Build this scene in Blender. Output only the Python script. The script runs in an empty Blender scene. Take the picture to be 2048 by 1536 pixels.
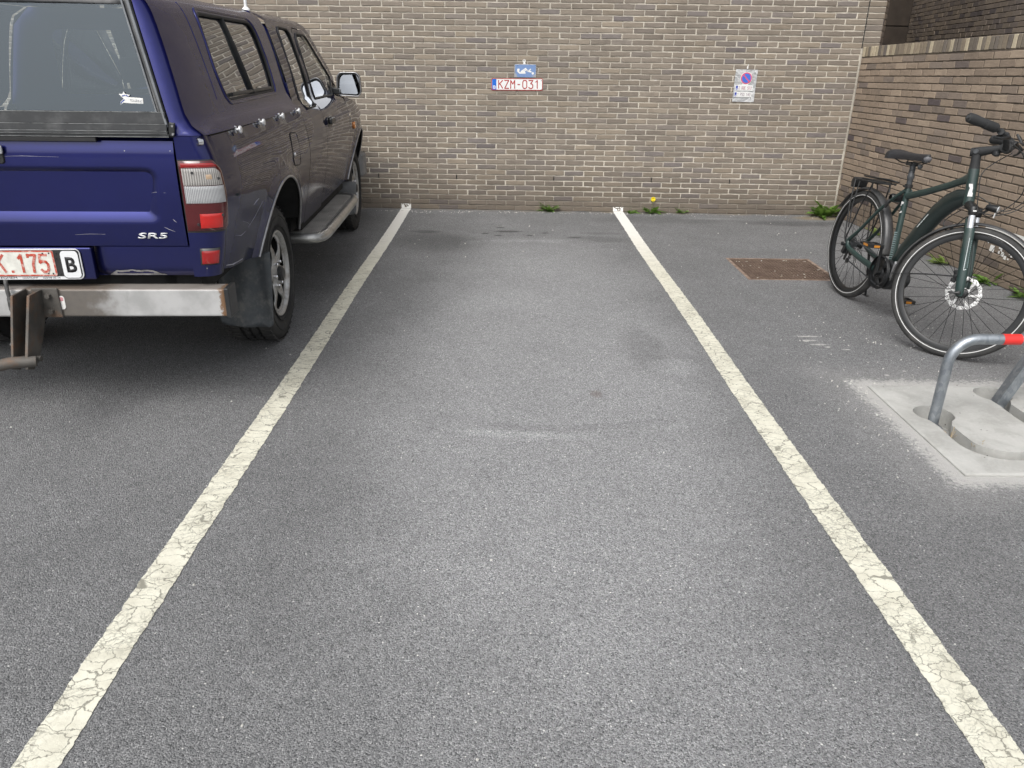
import bpy, bmesh, math, random
from mathutils import Matrix, Vector
R = math.radians
random.seed(7)
sc = bpy.context.scene
COL = sc.collection

# ------------------------------------------------------------------ camera
CAM_H = 1.51
cam_d = bpy.data.cameras.new("camera")
cam = bpy.data.objects.new("camera", cam_d)
COL.objects.link(cam)
cam_d.sensor_width = 36.0
cam_d.lens = 1539.0 / 2048.0 * 36.0
cam_d.clip_start = 0.05
cam_d.clip_end = 500.0
_th, _yaw, _roll = R(23.0515), R(0.5652), 0.0145
_fw = Vector((math.sin(_yaw) * math.cos(_th), math.cos(_yaw) * math.cos(_th), -math.sin(_th)))
_r0 = Vector((math.cos(_yaw), -math.sin(_yaw), 0))
_u0 = _r0.cross(_fw)
_rt = _r0 * math.cos(_roll) + _u0 * math.sin(_roll)
_up = -_r0 * math.sin(_roll) + _u0 * math.cos(_roll)
cam.matrix_world = Matrix(((_rt.x, _up.x, -_fw.x, 0), (_rt.y, _up.y, -_fw.y, 0),
                           (_rt.z, _up.z, -_fw.z, CAM_H), (0, 0, 0, 1)))
sc.camera = cam

# ------------------------------------------------------------------ light
SUN_EL, SUN_AZ = R(52), R(205)          # azimuth clockwise from +Y: behind the camera, a little to the left
world = bpy.data.worlds.new("World")
sc.world = world
world.use_nodes = True
wt = world.node_tree
wt.nodes.clear()
w_sky = wt.nodes.new("ShaderNodeTexSky")
w_sky.sky_type = 'NISHITA'
w_sky.sun_disc = False
w_sky.sun_elevation = SUN_EL
w_sky.sun_rotation = SUN_AZ
w_sky.dust_density = 4.0
w_sky.air_density = 1.0
w_hsv = wt.nodes.new("ShaderNodeHueSaturation")
w_hsv.inputs["Saturation"].default_value = 0.22
w_bg = wt.nodes.new("ShaderNodeBackground")
w_bg.inputs["Strength"].default_value = 0.15
w_out = wt.nodes.new("ShaderNodeOutputWorld")
wt.links.new(w_sky.outputs[0], w_hsv.inputs["Color"])
wt.links.new(w_hsv.outputs[0], w_bg.inputs[0])
wt.links.new(w_bg.outputs[0], w_out.inputs[0])

sun_d = bpy.data.lights.new("sun", 'SUN')
sun_d.energy = 1.3
sun_d.angle = R(45)
sun_d.color = (1.0, 0.97, 0.93)
sun = bpy.data.objects.new("sun", sun_d)
COL.objects.link(sun)
_sd = Vector((math.sin(SUN_AZ) * math.cos(SUN_EL), math.cos(SUN_AZ) * math.cos(SUN_EL), math.sin(SUN_EL)))
sun.rotation_euler = _sd.to_track_quat('Z', 'Y').to_euler()

sc.view_settings.view_transform = 'Standard'
sc.view_settings.look = 'None'
sc.view_settings.gamma = 1.0
sc.view_settings.exposure = 0.40
sc.cycles.max_bounces = 8
sc.cycles.transparent_max_bounces = 12
sc.cycles.caustics_reflective = False
sc.cycles.caustics_refractive = False

# ------------------------------------------------------------------ node helper
class NT:
    def __init__(self, name):
        self.m = bpy.data.materials.new(name)
        self.m.use_nodes = True
        self.t = self.m.node_tree
        self.t.nodes.clear()
        self.out = self.n("ShaderNodeOutputMaterial")
    def n(self, typ, **kw):
        nd = self.t.nodes.new(typ)
        for k, v in kw.items():
            setattr(nd, k, v)
        return nd
    def put(self, sock, v):
        if isinstance(v, bpy.types.NodeSocket):
            self.t.links.new(v, sock)
        elif v is not None:
            if sock.type == 'RGBA' and isinstance(v, (tuple, list)) and len(v) == 3:
                v = (*v, 1)
            sock.default_value = v
    def math(self, op, a, b=None, c=None, clamp=False):
        nd = self.n("ShaderNodeMath", operation=op, use_clamp=clamp)
        self.put(nd.inputs[0], a)
        if b is not None: self.put(nd.inputs[1], b)
        if c is not None: self.put(nd.inputs[2], c)
        return nd.outputs[0]
    def obj(self):
        return self.n("ShaderNodeTexCoord").outputs["Object"]
    def mapv(self, vec, scale=(1, 1, 1), loc=(0, 0, 0), rot=(0, 0, 0)):
        nd = self.n("ShaderNodeMapping")
        self.put(nd.inputs[0], vec)
        nd.inputs["Location"].default_value = loc
        nd.inputs["Rotation"].default_value = rot
        nd.inputs["Scale"].default_value = scale
        return nd.outputs[0]
    def noise(self, vec, scale, detail=3, rough=.55, dist=0, out=0):
        nd = self.n("ShaderNodeTexNoise")
        self.put(nd.inputs["Vector"], vec)
        nd.inputs["Scale"].default_value = scale
        nd.inputs["Detail"].default_value = detail
        nd.inputs["Roughness"].default_value = rough
        nd.inputs["Distortion"].default_value = dist
        return nd.outputs[out]
    def vor(self, vec, scale, feature='F1', out="Distance", rnd=1.0):
        nd = self.n("ShaderNodeTexVoronoi", feature=feature)
        self.put(nd.inputs["Vector"], vec)
        nd.inputs["Scale"].default_value = scale
        nd.inputs["Randomness"].default_value = rnd
        return nd.outputs[out]
    def ramp(self, fac, stops, interp='LINEAR'):
        nd = self.n("ShaderNodeValToRGB")
        cr = nd.color_ramp
        cr.interpolation = interp
        while len(cr.elements) < len(stops):
            cr.elements.new(0.5)
        for e, (p, c) in zip(cr.elements, stops):
            e.position = p
            e.color = (c, c, c, 1) if not isinstance(c, (tuple, list)) else (*c, 1)
        self.put(nd.inputs[0], fac)
        return nd.outputs[0]
    def step(self, v, lo, hi):
        nd = self.n("ShaderNodeMapRange", interpolation_type='SMOOTHSTEP')
        self.put(nd.inputs[0], v)
        nd.inputs[1].default_value = lo
        nd.inputs[2].default_value = hi
        return nd.outputs[0]
    def mix(self, fac, a, b, mode='MIX'):
        nd = self.n("ShaderNodeMix", data_type='RGBA', blend_type=mode)
        self.put(nd.inputs[0], fac)
        self.put(nd.inputs[6], a)
        self.put(nd.inputs[7], b)
        return nd.outputs[2]
    def sep(self, vec):
        nd = self.n("ShaderNodeSeparateXYZ")
        self.put(nd.inputs[0], vec)
        return nd.outputs
    def attr(self, name, out="Color"):
        nd = self.n("ShaderNodeAttribute")
        nd.attribute_name = name
        return nd.outputs[out]
    def bump(self, h, strength=.3, dist=.01, normal=None):
        nd = self.n("ShaderNodeBump")
        nd.inputs["Strength"].default_value = strength
        nd.inputs["Distance"].default_value = dist
        self.put(nd.inputs["Height"], h)
        if normal is not None: self.put(nd.inputs["Normal"], normal)
        return nd.outputs[0]
    def bsdf(self, col, rough=.5, metal=0, coat=0, coat_rough=.05, normal=None, spec=.5, ior=None, emit=None):
        nd = self.n("ShaderNodeBsdfPrincipled")
        self.put(nd.inputs["Base Color"], col)
        self.put(nd.inputs["Roughness"], rough)
        self.put(nd.inputs["Metallic"], metal)
        self.put(nd.inputs["Coat Weight"], coat)
        self.put(nd.inputs["Coat Roughness"], coat_rough)
        self.put(nd.inputs["Specular IOR Level"], spec)
        if ior: nd.inputs["IOR"].default_value = ior
        if normal is not None:
            self.put(nd.inputs["Normal"], normal)
        self.t.links.new(nd.outputs[0], self.out.inputs[0])
        return nd

def simple(name, col, rough=.5, metal=0, coat=0, coat_rough=.05, var=.12, vscale=14, bump=0, bscale=120,
           spec=.5, dirt=None, dirt_amt=.35, dirt_scale=4, rvar=.12):
    k = NT(name)
    o = k.obj()
    nz = k.noise(o, vscale, 4, .6)
    c = k.mix(k.step(nz, .3, .7), tuple(x * (1 - var) for x in col), tuple(min(1, x * (1 + var)) for x in col))
    if dirt:
        d = k.noise(o, dirt_scale, 6, .7)
        c = k.mix(k.math('MULTIPLY', k.step(d, .45, .75), dirt_amt), c, dirt)
    rr = k.math('ADD', rough - rvar / 2, k.math('MULTIPLY', k.noise(o, vscale * 2.3, 3), rvar))
    nm = k.bump(k.noise(o, bscale, 3), bump, .01) if bump else None
    k.bsdf(c, rr, metal, coat, coat_rough, nm, spec)
    return k.m

# ------------------------------------------------------------------ mesh helper
class MB:
    def __init__(self, xf=None):
        self.v, self.f, self.xf = [], [], xf
    def add(self, vs, fs):
        o = len(self.v)
        self.v += [Vector(p) for p in vs]
        self.f += [tuple(i + o for i in q) for q in fs]
        return self
    def box(self, c, s, rot=None):
        hx, hy, hz = s[0] / 2, s[1] / 2, s[2] / 2
        vs = [Vector((x, y, z)) for x in (-hx, hx) for y in (-hy, hy) for z in (-hz, hz)]
        if rot is not None:
            vs = [rot @ p for p in vs]
        c = Vector(c)
        return self.add([p + c for p in vs], [(0, 1, 3, 2), (4, 6, 7, 5), (0, 4, 5, 1), (2, 3, 7, 6), (0, 2, 6, 4), (1, 5, 7, 3)])
    def tube(self, pts, r, seg=10, cap=True, closed=False, squash=None):
        pts = [Vector(p) for p in pts]
        n = len(pts)
        rs = r if isinstance(r, (list, tuple)) else [r] * n
        tan = []
        for i in range(n):
            if closed:
                t = pts[(i + 1) % n] - pts[(i - 1) % n]
            else:
                t = pts[min(i + 1, n - 1)] - pts[max(i - 1, 0)]
            tan.append(t.normalized())
        a = Vector((0, 0, 1)) if abs(tan[0].z) < .9 else Vector((1, 0, 0))
        nrm = (a - tan[0] * a.dot(tan[0])).normalized()
        vs = []
        for i in range(n):
            nrm = (nrm - tan[i] * nrm.dot(tan[i])).normalized()
            b = tan[i].cross(nrm)
            for k in range(seg):
                q = 2 * math.pi * k / seg
                sx, sy = squash if squash else (1, 1)
                vs.append(pts[i] + (nrm * math.cos(q) * sx + b * math.sin(q) * sy) * rs[i])
        fs = []
        m = n if closed else n - 1
        for i in range(m):
            j = (i + 1) % n
            for k in range(seg):
                l = (k + 1) % seg
                fs.append((i * seg + k, i * seg + l, j * seg + l, j * seg + k))
        if cap and not closed:
            fs.append(tuple(range(seg))[::-1])
            fs.append(tuple((n - 1) * seg + k for k in range(seg)))
        return self.add(vs, fs)
    def lathe(self, prof, seg=48, axis='Y', center=(0, 0, 0), closed=False):
        """prof: list of (radius, offset along axis)"""
        vs, c = [], Vector(center)
        for rr, h in prof:
            for k in range(seg):
                q = 2 * math.pi * k / seg
                a, b = rr * math.cos(q), rr * math.sin(q)
                vs.append(c + (Vector((a, h, b)) if axis == 'Y' else Vector((h, a, b)) if axis == 'X' else Vector((a, b, h))))
        fs, n = [], len(prof)
        for i in range(n if closed else n - 1):
            j = (i + 1) % n
            for k in range(seg):
                l = (k + 1) % seg
                fs.append((i * seg + k, i * seg + l, j * seg + l, j * seg + k))
        return self.add(vs, fs)
    def grid(self, fn, nu, nv):
        vs = [fn(i / nu, j / nv) for j in range(nv + 1) for i in range(nu + 1)]
        fs = [(j * (nu + 1) + i, j * (nu + 1) + i + 1, (j + 1) * (nu + 1) + i + 1, (j + 1) * (nu + 1) + i)
              for j in range(nv) for i in range(nu)]
        return self.add(vs, fs)
    def prism(self, outline, axis, lo, hi):
        """closed 2-D outline extruded along axis ('X': (y,z), 'Y': (x,z), 'Z': (x,y))"""
        def P(a, b, h):
            return (h, a, b) if axis == 'X' else (a, h, b) if axis == 'Y' else (a, b, h)
        n = len(outline)
        vs = [P(a, b, lo) for a, b in outline] + [P(a, b, hi) for a, b in outline]
        fs = [tuple(range(n))[::-1], tuple(range(n, 2 * n))] + [(i, (i + 1) % n, n + (i + 1) % n, n + i) for i in range(n)]
        return self.add(vs, fs)
    def build(self, name, mat, parent=None, smooth=35, bevel=0, bseg=2, kind=None):
        me = bpy.data.meshes.new(name)
        vs = [self.xf @ p for p in self.v] if self.xf is not None else self.v
        me.from_pydata([tuple(p) for p in vs], [], self.f)
        me.update()
        bm = bmesh.new(); bm.from_mesh(me)
        bmesh.ops.recalc_face_normals(bm, faces=bm.faces)
        bm.to_mesh(me); bm.free()
        return finish(name, me, mat, parent, smooth, bevel, bseg, kind)

def finish(name, me, mat, parent=None, smooth=35, bevel=0, bseg=2, kind=None):
    me.materials.append(mat)
    if smooth:
        me.shade_smooth()
        me.set_sharp_from_angle(angle=R(smooth))
    o = bpy.data.objects.new(name, me)
    COL.objects.link(o)
    if parent is not None: o.parent = parent
    if bevel:
        b = o.modifiers.new("bevel", 'BEVEL')
        b.width = bevel; b.segments = bseg; b.limit_method = 'ANGLE'; b.angle_limit = R(40)
    if kind: o['kind'] = kind
    return o

def tag(o, label, cat, group=None):
    o['label'] = label; o['category'] = cat
    if group: o['group'] = group
    return o

def thing(name, label, cat, mw=None, group=None):
    o = bpy.data.objects.new(name, None)
    o.empty_display_size = .2
    COL.objects.link(o)
    if mw is not None: o.matrix_world = mw
    return tag(o, label, cat, group)

def rrect(x0, x1, y0, y1, r, n=5):
    """rounded rectangle outline, counter-clockwise; r single or (bl, br, tr, tl)"""
    rs = r if isinstance(r, (tuple, list)) else (r,) * 4
    out = []
    for (cx, cy, a0, q) in ((x0 + rs[0], y0 + rs[0], 180, rs[0]), (x1 - rs[1], y0 + rs[1], 270, rs[1]),
                            (x1 - rs[2], y1 - rs[2], 0, rs[2]), (x0 + rs[3], y1 - rs[3], 90, rs[3])):
        for k in range(n + 1):
            a = R(a0 + 90 * k / n)
            out.append((cx + q * math.cos(a), cy + q * math.sin(a)))
    return out

def rpoly(pts, r, n=4):
    """round the corners of a polygon; r a number or list"""
    out, m = [], len(pts)
    for i in range(m):
        p = Vector(pts[i]); a = Vector(pts[i - 1]); b = Vector(pts[(i + 1) % m])
        rr = r[i] if isinstance(r, (list, tuple)) else r
        da, db = (a - p), (b - p)
        q = min(rr, da.length * .45, db.length * .45)
        if q < 1e-5:
            out.append(tuple(p)); continue
        s, e = p + da.normalized() * q, p + db.normalized() * q
        for k in range(n + 1):
            t = k / n
            out.append(tuple(s * (1 - t) ** 2 + p * 2 * t * (1 - t) + e * t ** 2))
    return out

def flat(outline, holes=(), cuts_a=(), cuts_b=()):
    """filled 2-D polygon with holes, cut along a = const and b = const; returns (verts2d, faces)"""
    bm = bmesh.new()
    es = []
    for loop in [outline, *holes]:
        vs = [bm.verts.new((a, b, 0)) for a, b in loop]
        for i in range(len(vs)):
            es.append(bm.edges.new((vs[i], vs[(i + 1) % len(vs)])))
    bmesh.ops.triangle_fill(bm, use_beauty=True, use_dissolve=False, edges=es, normal=(0, 0, 1))
    for cs, no in ((cuts_a, (1, 0, 0)), (cuts_b, (0, 1, 0))):
        for c in cs:
            co = (c, 0, 0) if no[0] else (0, c, 0)
            bmesh.ops.bisect_plane(bm, geom=bm.verts[:] + bm.edges[:] + bm.faces[:], dist=1e-5, plane_co=co, plane_no=no)
    bmesh.ops.recalc_face_normals(bm, faces=bm.faces)
    bm.verts.index_update()
    V2 = [(v.co.x, v.co.y) for v in bm.verts]
    F2 = []
    for f in bm.faces:
        ids = [v.index for v in f.verts]
        if f.normal.z < 0: ids.reverse()
        F2.append(tuple(ids))
    bm.free()
    return V2, F2

def frange(a, b, s):
    n = max(1, int(round((b - a) / s)))
    return [a + (b - a) * i / n for i in range(1, n)]

def sheet(name, mat, parent, outline, holes, fn, step=.05, nrm=True, smooth=180, flip=False, thick=0):
    """polygon with holes mapped to 3-D by fn(a,b) -> Vector, with exact smooth normals"""
    xs = [p[0] for p in outline]; ys = [p[1] for p in outline]
    V2, F2 = flat(outline, holes, frange(min(xs), max(xs), step), frange(min(ys), max(ys), step))
    me = bpy.data.meshes.new(name)
    if flip: F2 = [tuple(reversed(f)) for f in F2]
    me.from_pydata([tuple(fn(a, b)) for a, b in V2], [], F2)
    me.update()
    o = finish(name, me, mat, parent, 0)
    me.shade_smooth()
    if nrm:
        ns, e = [], .004
        for a, b in V2:
            du = Vector(fn(a + e, b)) - Vector(fn(a - e, b)); dv = Vector(fn(a, b + e)) - Vector(fn(a, b - e))
            q = du.cross(dv).normalized()
            ns.append(-q if flip else q)
        me.normals_split_custom_set_from_vertices([tuple(q) for q in ns])
    if thick:
        m = o.modifiers.new("solid", 'SOLIDIFY'); m.thickness = thick; m.offset = -1
    return o

def text_mesh(s, bold=0):
    cu = bpy.data.curves.new("lettering", 'FONT')
    cu.body = s
    cu.offset = bold
    cu.resolution_u = 3
    ob = bpy.data.objects.new("lettering", cu)
    COL.objects.link(ob)
    dg = bpy.context.evaluated_depsgraph_get()
    me = bpy.data.meshes.new_from_object(ob.evaluated_get(dg))
    bpy.data.objects.remove(ob)
    bpy.data.curves.remove(cu)
    return me

def lettering(name, s, mat, parent, mw, w, h, bold=0, thick=.001, shear=0, wrapf=None):
    """text fitted into w x h, standing in the local x (right) / y (up) plane of mw"""
    me = text_mesh(s, bold)
    xs = [v.co.x for v in me.vertices]; ys = [v.co.y for v in me.vertices]
    x0, x1, y0, y1 = min(xs), max(xs), min(ys), max(ys)
    for v in me.vertices:
        y = (v.co.y - y0) / (y1 - y0) * h
        x = (v.co.x - x0) / (x1 - x0) * w + shear * y
        p = mw @ Vector((x, y, 0))
        v.co = wrapf(p) if wrapf else p
    o = finish(name, me, mat, parent, 0)
    m = o.modifiers.new("solid", 'SOLIDIFY'); m.thickness = thick; m.offset = 0
    return o

def strokes(name, lines, r, mat, parent, mw, thick=.0012):
    """flat pen strokes (lists of 2-D points) as thin raised ribbons: block lettering"""
    mb = MB(mw)
    for ln in lines:
        p = [Vector(q) for q in ln]
        for i in range(len(p) - 1):
            d = (p[i + 1] - p[i])
            L = d.length
            if L < 1e-6: continue
            d.normalize(); nn = Vector((-d.y, d.x))
            a, b = p[i] - d * r * .6, p[i + 1] + d * r * .6
            zz = thick * (1 + .06 * (i % 4))
            mb.add([(*(a + nn * r), zz), (*(a - nn * r), zz), (*(b - nn * r), zz), (*(b + nn * r), zz)], [(0, 1, 2, 3)])
    return mb.build(name, mat, parent, 0)

GLYPH = {  # 0..1 wide, 0..2 high
    'K': [[(0, 0), (0, 2)], [(1, 2), (0, .9)], [(.3, 1.2), (1, 0)]],
    'Z': [[(0, 2), (1, 2), (0, 0), (1, 0)]],
    'M': [[(0, 0), (0, 2), (.5, 1.1), (1, 2), (1, 0)]],
    '-': [[(.25, .95), (.75, .95)]],
    '0': [[(.25, 0), (0, .35), (0, 1.65), (.25, 2), (.75, 2), (1, 1.65), (1, .35), (.75, 0), (.25, 0)]],
    '3': [[(0, 2), (1, 2), (.45, 1.2), (.8, 1.1), (1, .8), (1, .3), (.75, 0), (.25, 0), (0, .25)]],
    '1': [[(.2, 1.6), (.6, 2), (.6, 0)]],
    '7': [[(0, 1.75), (0, 2), (1, 2), (.55, .9), (.5, 0)]],
    '5': [[(1, 2), (.1, 2), (0, 1.1), (.4, 1.3), (.75, 1.2), (1, .9), (1, .35), (.75, 0), (.25, 0), (0, .25)]],
    '.': [[(.35, .02), (.55, .02)]],
    'D': [[(0, 0), (0, 2), (.6, 2), (1, 1.6), (1, .4), (.6, 0), (0, 0)]],
    'Q': [[(.25, 0), (0, .35), (0, 1.65), (.25, 2), (.75, 2), (1, 1.65), (1, .35), (.75, 0), (.25, 0)], [(.6, .5), (1.05, -.05)]],
    'E': [[(1, 2), (0, 2), (0, 0), (1, 0)], [(0, 1.05), (.8, 1.05)]],
    '2': [[(0, 1.6), (.25, 2), (.75, 2), (1, 1.65), (1, 1.3), (0, 0), (1, 0)]],
    'P': [[(0, 0), (0, 2), (.7, 2), (1, 1.75), (1, 1.25), (.7, 1), (0, 1)]],
    'S': [[(1, 1.7), (.75, 2), (.25, 2), (0, 1.7), (0, 1.3), (.25, 1.05), (.75, .95), (1, .7), (1, .3), (.75, 0), (.25, 0), (0, .3)]],
    '4': [[(.75, 0), (.75, 2), (0, .6), (1, .6)]],
    'B': [[(0, 0), (0, 2), (.65, 2), (.95, 1.75), (.95, 1.3), (.65, 1.05), (0, 1.05)], [(.65, 1.05), (1, .8), (1, .3), (.7, 0), (0, 0)]],
    ' ': [],
}
def plate_text(name, s, x0, y0, w, h, gap, r, mat, parent, mw, thick=.0012):
    lines, x = [], x0
    for ch in s:
        for ln in GLYPH[ch]:
            lines.append([(x + a * w, y0 + b * h / 2) for a, b in ln])
        x += (w if ch != '.' else w * .8) + gap
    return strokes(name, lines, r, mat, parent, mw, thick)
# ================================================================== SETTING
SLAB = (1.83, 3.3, 2.66, 3.565)
GRATE = (1.812, 2.50, 5.585, 6.255)

def mat_asphalt():
    k = NT("asphalt")
    o = k.obj()
    x, y, z = k.sep(o)[:3]
    # aggregate
    v1 = k.vor(o, 230, out="Color"); v1d = k.vor(o, 230)
    v2 = k.vor(k.mapv(o, loc=(3, 1, 0)), 420, out="Color")
    g1 = k.sep(v1)[0]; g2 = k.sep(v2)[1]
    agg = k.math('ADD', k.math('MULTIPLY', g1, .55), k.math('MULTIPLY', g2, .45))
    col = k.ramp(agg, [(0.08, (.052, .053, .055)), (.24, (.145, .147, .150)), (.45, (.206, .208, .211)), (.66, (.262, .264, .267)), (.86, (.36, .361, .362)), (1, (.56, .56, .555))])
    # pale stones
    w = k.vor(k.mapv(o, loc=(7, 2, 0)), 48, out="Color")
    wd = k.vor(k.mapv(o, loc=(7, 2, 0)), 48)
    fleck = k.math('MULTIPLY', k.math('GREATER_THAN', k.sep(w)[0], .86), k.math('LESS_THAN', wd, .14))
    col = k.mix(k.math('MULTIPLY', fleck, .85), col, (.70, .69, .66))
    # broad tonal wear
    n1 = k.noise(o, .8, 5, .55); n2 = k.noise(k.mapv(o, loc=(9, 4, 0)), 3.2, 5, .6); n3 = k.noise(o, 16, 4, .6)
    tone = k.math('ADD', .66, k.math('MULTIPLY', n1, .34))
    tone = k.math('ADD', tone, k.math('MULTIPLY', k.math('SUBTRACT', n2, .5), .30))
    tone = k.math('ADD', tone, k.math('MULTIPLY', k.math('SUBTRACT', n3, .5), .16))
    def gauss(cx, cy, rx, ry, wob=.25, rot=0):
        p = k.mapv(o, scale=(1, 1, 1), loc=(-cx, -cy, 0))
        q = k.sep(p)
        ax = k.math('DIVIDE', q[0], rx); ay = k.math('DIVIDE', q[1], ry)
        d = k.math('SQRT', k.math('ADD', k.math('MULTIPLY', ax, ax), k.math('MULTIPLY', ay, ay)))
        d = k.math('ADD', d, k.math('MULTIPLY', k.math('SUBTRACT', k.noise(o, 2.2 / min(rx, ry) * .5, 4), .5), wob * 4))
        return k.math('SUBTRACT', 1, k.step(d, .45, 1.15))
    def add(tn, fac, amt):
        return k.math('ADD', tn, k.math('MULTIPLY', fac, amt))
    # middle of the empty bay: its brighter light is painted into the tone
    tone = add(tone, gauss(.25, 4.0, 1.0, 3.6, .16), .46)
    # darker tyre-side patches, oil drips, scuffed arcs
    for (cx, cy, rx, ry, a) in ((-.62, 6.75, .42, .42, -.20), (-.50, 5.2, .4, .7, -.08), (.78, 4.1, .14, .5, -.16), (.80, 6.9, .36, .16, -.16), (-.75, 7.15, .16, .08, -.22),
                                (1.6, 7.85, .9, .20, -.10), (2.9, 7.75, .6, .16, -.22), (.02, 7.2, .15, .05, -.40), (-.06, 7.375, .045, .03, -.40),
                                (-.2, 7.1, .04, .028, -.40), (-.075, 7.02, .045, .026, -.4), (.21, 7.035, .035, .025, -.4), (.36, 7.15, .04, .026, -.4), (.62, 6.97, .08, .035, -.3), (.87, 7.16, .25, .06, -.14)):
        tone = add(tone, gauss(cx, cy, rx, ry, .12), a * 1.35)
    for (cx, cy, rx, ry, a) in ((.9, 3.8, .16, .14, .22), (.28, 6.85, .5, .10, .12), (2.1, 7.95, .35, .06, .22), (-.05, 5.0, .4, .3, .10)):
        tone = add(tone, gauss(cx, cy, rx, ry, .16), a)
    def arc(cx, cy, rad, wd_, y0, amt, tn):
        q = k.sep(k.mapv(o, loc=(-cx, -cy, 0)))
        d = k.math('SQRT', k.math('ADD', k.math('MULTIPLY', q[0], q[0]), k.math('MULTIPLY', q[1], q[1])))
        f = k.math('SUBTRACT', 1, k.step(k.math('ABSOLUTE', k.math('SUBTRACT', d, rad)), wd_ * .3, wd_))
        f = k.math('MULTIPLY', f, k.math('LESS_THAN', k.math('ABSOLUTE', q[0]), rad * .42))
        f = k.math('MULTIPLY', f, k.step(n2, .35, .6))
        f = k.math('MULTIPLY', f, k.math('LESS_THAN', q[1], 0) if y0 < 0 else k.math('GREATER_THAN', q[1], 0))
        return k.math('ADD', tn, k.math('MULTIPLY', f, amt))
    tone = arc(.24, 4.35, 1.38, .05, -1, .30, tone)
    tone = arc(.24, 4.35, 1.30, .05, -1, -.20, tone)
    tone = arc(.1, 5.6, 1.2, .09, 1, .22, tone)
    tone = arc(.5, 5.6, 1.25, .06, 1, .12, tone)
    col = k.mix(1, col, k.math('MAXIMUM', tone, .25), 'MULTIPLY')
    # earth along the wall foot and in the corner
    wl = k.math('ADD', y, k.math('MULTIPLY', x, .022))
    e1 = k.math('MULTIPLY', k.step(wl, 8.16, 8.27), k.step(n2, .38, .62))
    e2 = gauss(3.28, 8.05, .34, .13, .14)
    earth = k.math('MAXIMUM', k.math('MULTIPLY', e1, .75), e2)
    col = k.mix(earth, col, k.mix(n3, (.16, .13, .09), (.34, .29, .21)))
    rb = gauss(.445, 3.435, .035, .05, .2)
    col = k.mix(k.math('MULTIPLY', rb, .35), col, (.10, .055, .035))
    # cement dust round the new slab
    q = k.sep(k.mapv(o, loc=(-(SLAB[0] + SLAB[1]) / 2, -(SLAB[2] + SLAB[3]) / 2, 0)))
    dx = k.math('SUBTRACT', k.math('ABSOLUTE', q[0]), (SLAB[1] - SLAB[0]) / 2)
    dy = k.math('SUBTRACT', k.math('ABSOLUTE', q[1]), (SLAB[3] - SLAB[2]) / 2)
    dd = k.math('MAXIMUM', dx, dy)
    nd = k.noise(o, 9, 6, .75)
    ndf = k.noise(o, 55, 4, .7)
    ed = k.math('ADD', dd, k.math('MULTIPLY', k.math('SUBTRACT', nd, .5), .16))
    ed = k.math('ADD', ed, k.math('MULTIPLY', k.math('SUBTRACT', ndf, .5), .24))
    dust = k.math('SUBTRACT', 1, k.step(ed, .03, .135))
    haze = k.math('MULTIPLY', k.math('SUBTRACT', 1, k.step(ed, .02, .40)), .20)
    col = k.mix(k.math('MAXIMUM', k.math('MULTIPLY', dust, .9), haze), col, (.52, .51, .49))
    # chalky scrapes and droppings
    for (cx, cy, rx, ry) in ((1.80, 4.32, .085, .014), (1.79, 4.25, .05, .012), (1.81, 4.18, .06, .015), (1.85, 4.14, .02, .012), (1.76, 4.24, .02, .02), (1.94, 4.1, .03, .01), (2.0, 3.72, .015, .01), (2.12, 3.78, .012, .008), (1.72, 3.9, .01, .01)):
        s = k.math('MULTIPLY', gauss(cx, cy, rx, ry, .22), k.step(ndf, .3, .55))
        col = k.mix(k.math('MULTIPLY', s, .8), col, (.60, .59, .56))
    rough = k.math('ADD', .72, k.math('MULTIPLY', g2, .2))
    h = k.math('ADD', k.math('MULTIPLY', v1d, -1.0), k.math('MULTIPLY', k.noise(o, 300, 3), .8))
    nm = k.bump(h, .75, .006)
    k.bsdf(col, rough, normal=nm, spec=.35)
    return k.m

M_ASPHALT = mat_asphalt()
def loose_grit():
    rr = random.Random(77); mb = MB()
    for i in range(620):
        q = rr.random()
        if q < .40: x, y = rr.uniform(-1.4, 3.3), 8.2 - abs(rr.gauss(0, .06))
        elif q < .62: x, y = rr.uniform(1.6, 3.0), rr.uniform(3.55, 4.9)
        elif q < .75: x, y = 1.80 - abs(rr.gauss(0, .10)), rr.uniform(2.6, 3.7)
        else: x, y = rr.uniform(-2.2, 3.2), rr.uniform(1.3, 7.8)
        s = rr.uniform(.0022, .0055) * (1.6 if y > 6 else 1)
        m = Matrix.Rotation(rr.uniform(0, 6.3), 3, 'Z')
        vs = [m @ Vector((a * s * rr.uniform(.6, 1.2), b * s * rr.uniform(.6, 1.2), c)) + Vector((x, y, 0)) for c, k_ in ((0, 1), (s * .8, .6)) for a, b in ((1 * k_, 0), (.3 * k_, .9 * k_), (-.8 * k_, .5 * k_), (-.7 * k_, -.6 * k_), (.4 * k_, -.9 * k_))]
        mb.add(vs, [(5, 6, 7, 8, 9)] + [(j, (j + 1) % 5, 5 + (j + 1) % 5, 5 + j) for j in range(5)])
    o = mb.build("loose_grit", simple("pale_stone_chips", (.46, .45, .42), .9, var=.35, vscale=3), None, 0, kind='stuff')
    tag(o, "loose pale grit scattered over the tarmac and along the wall foot", "grit")
loose_grit()
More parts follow.
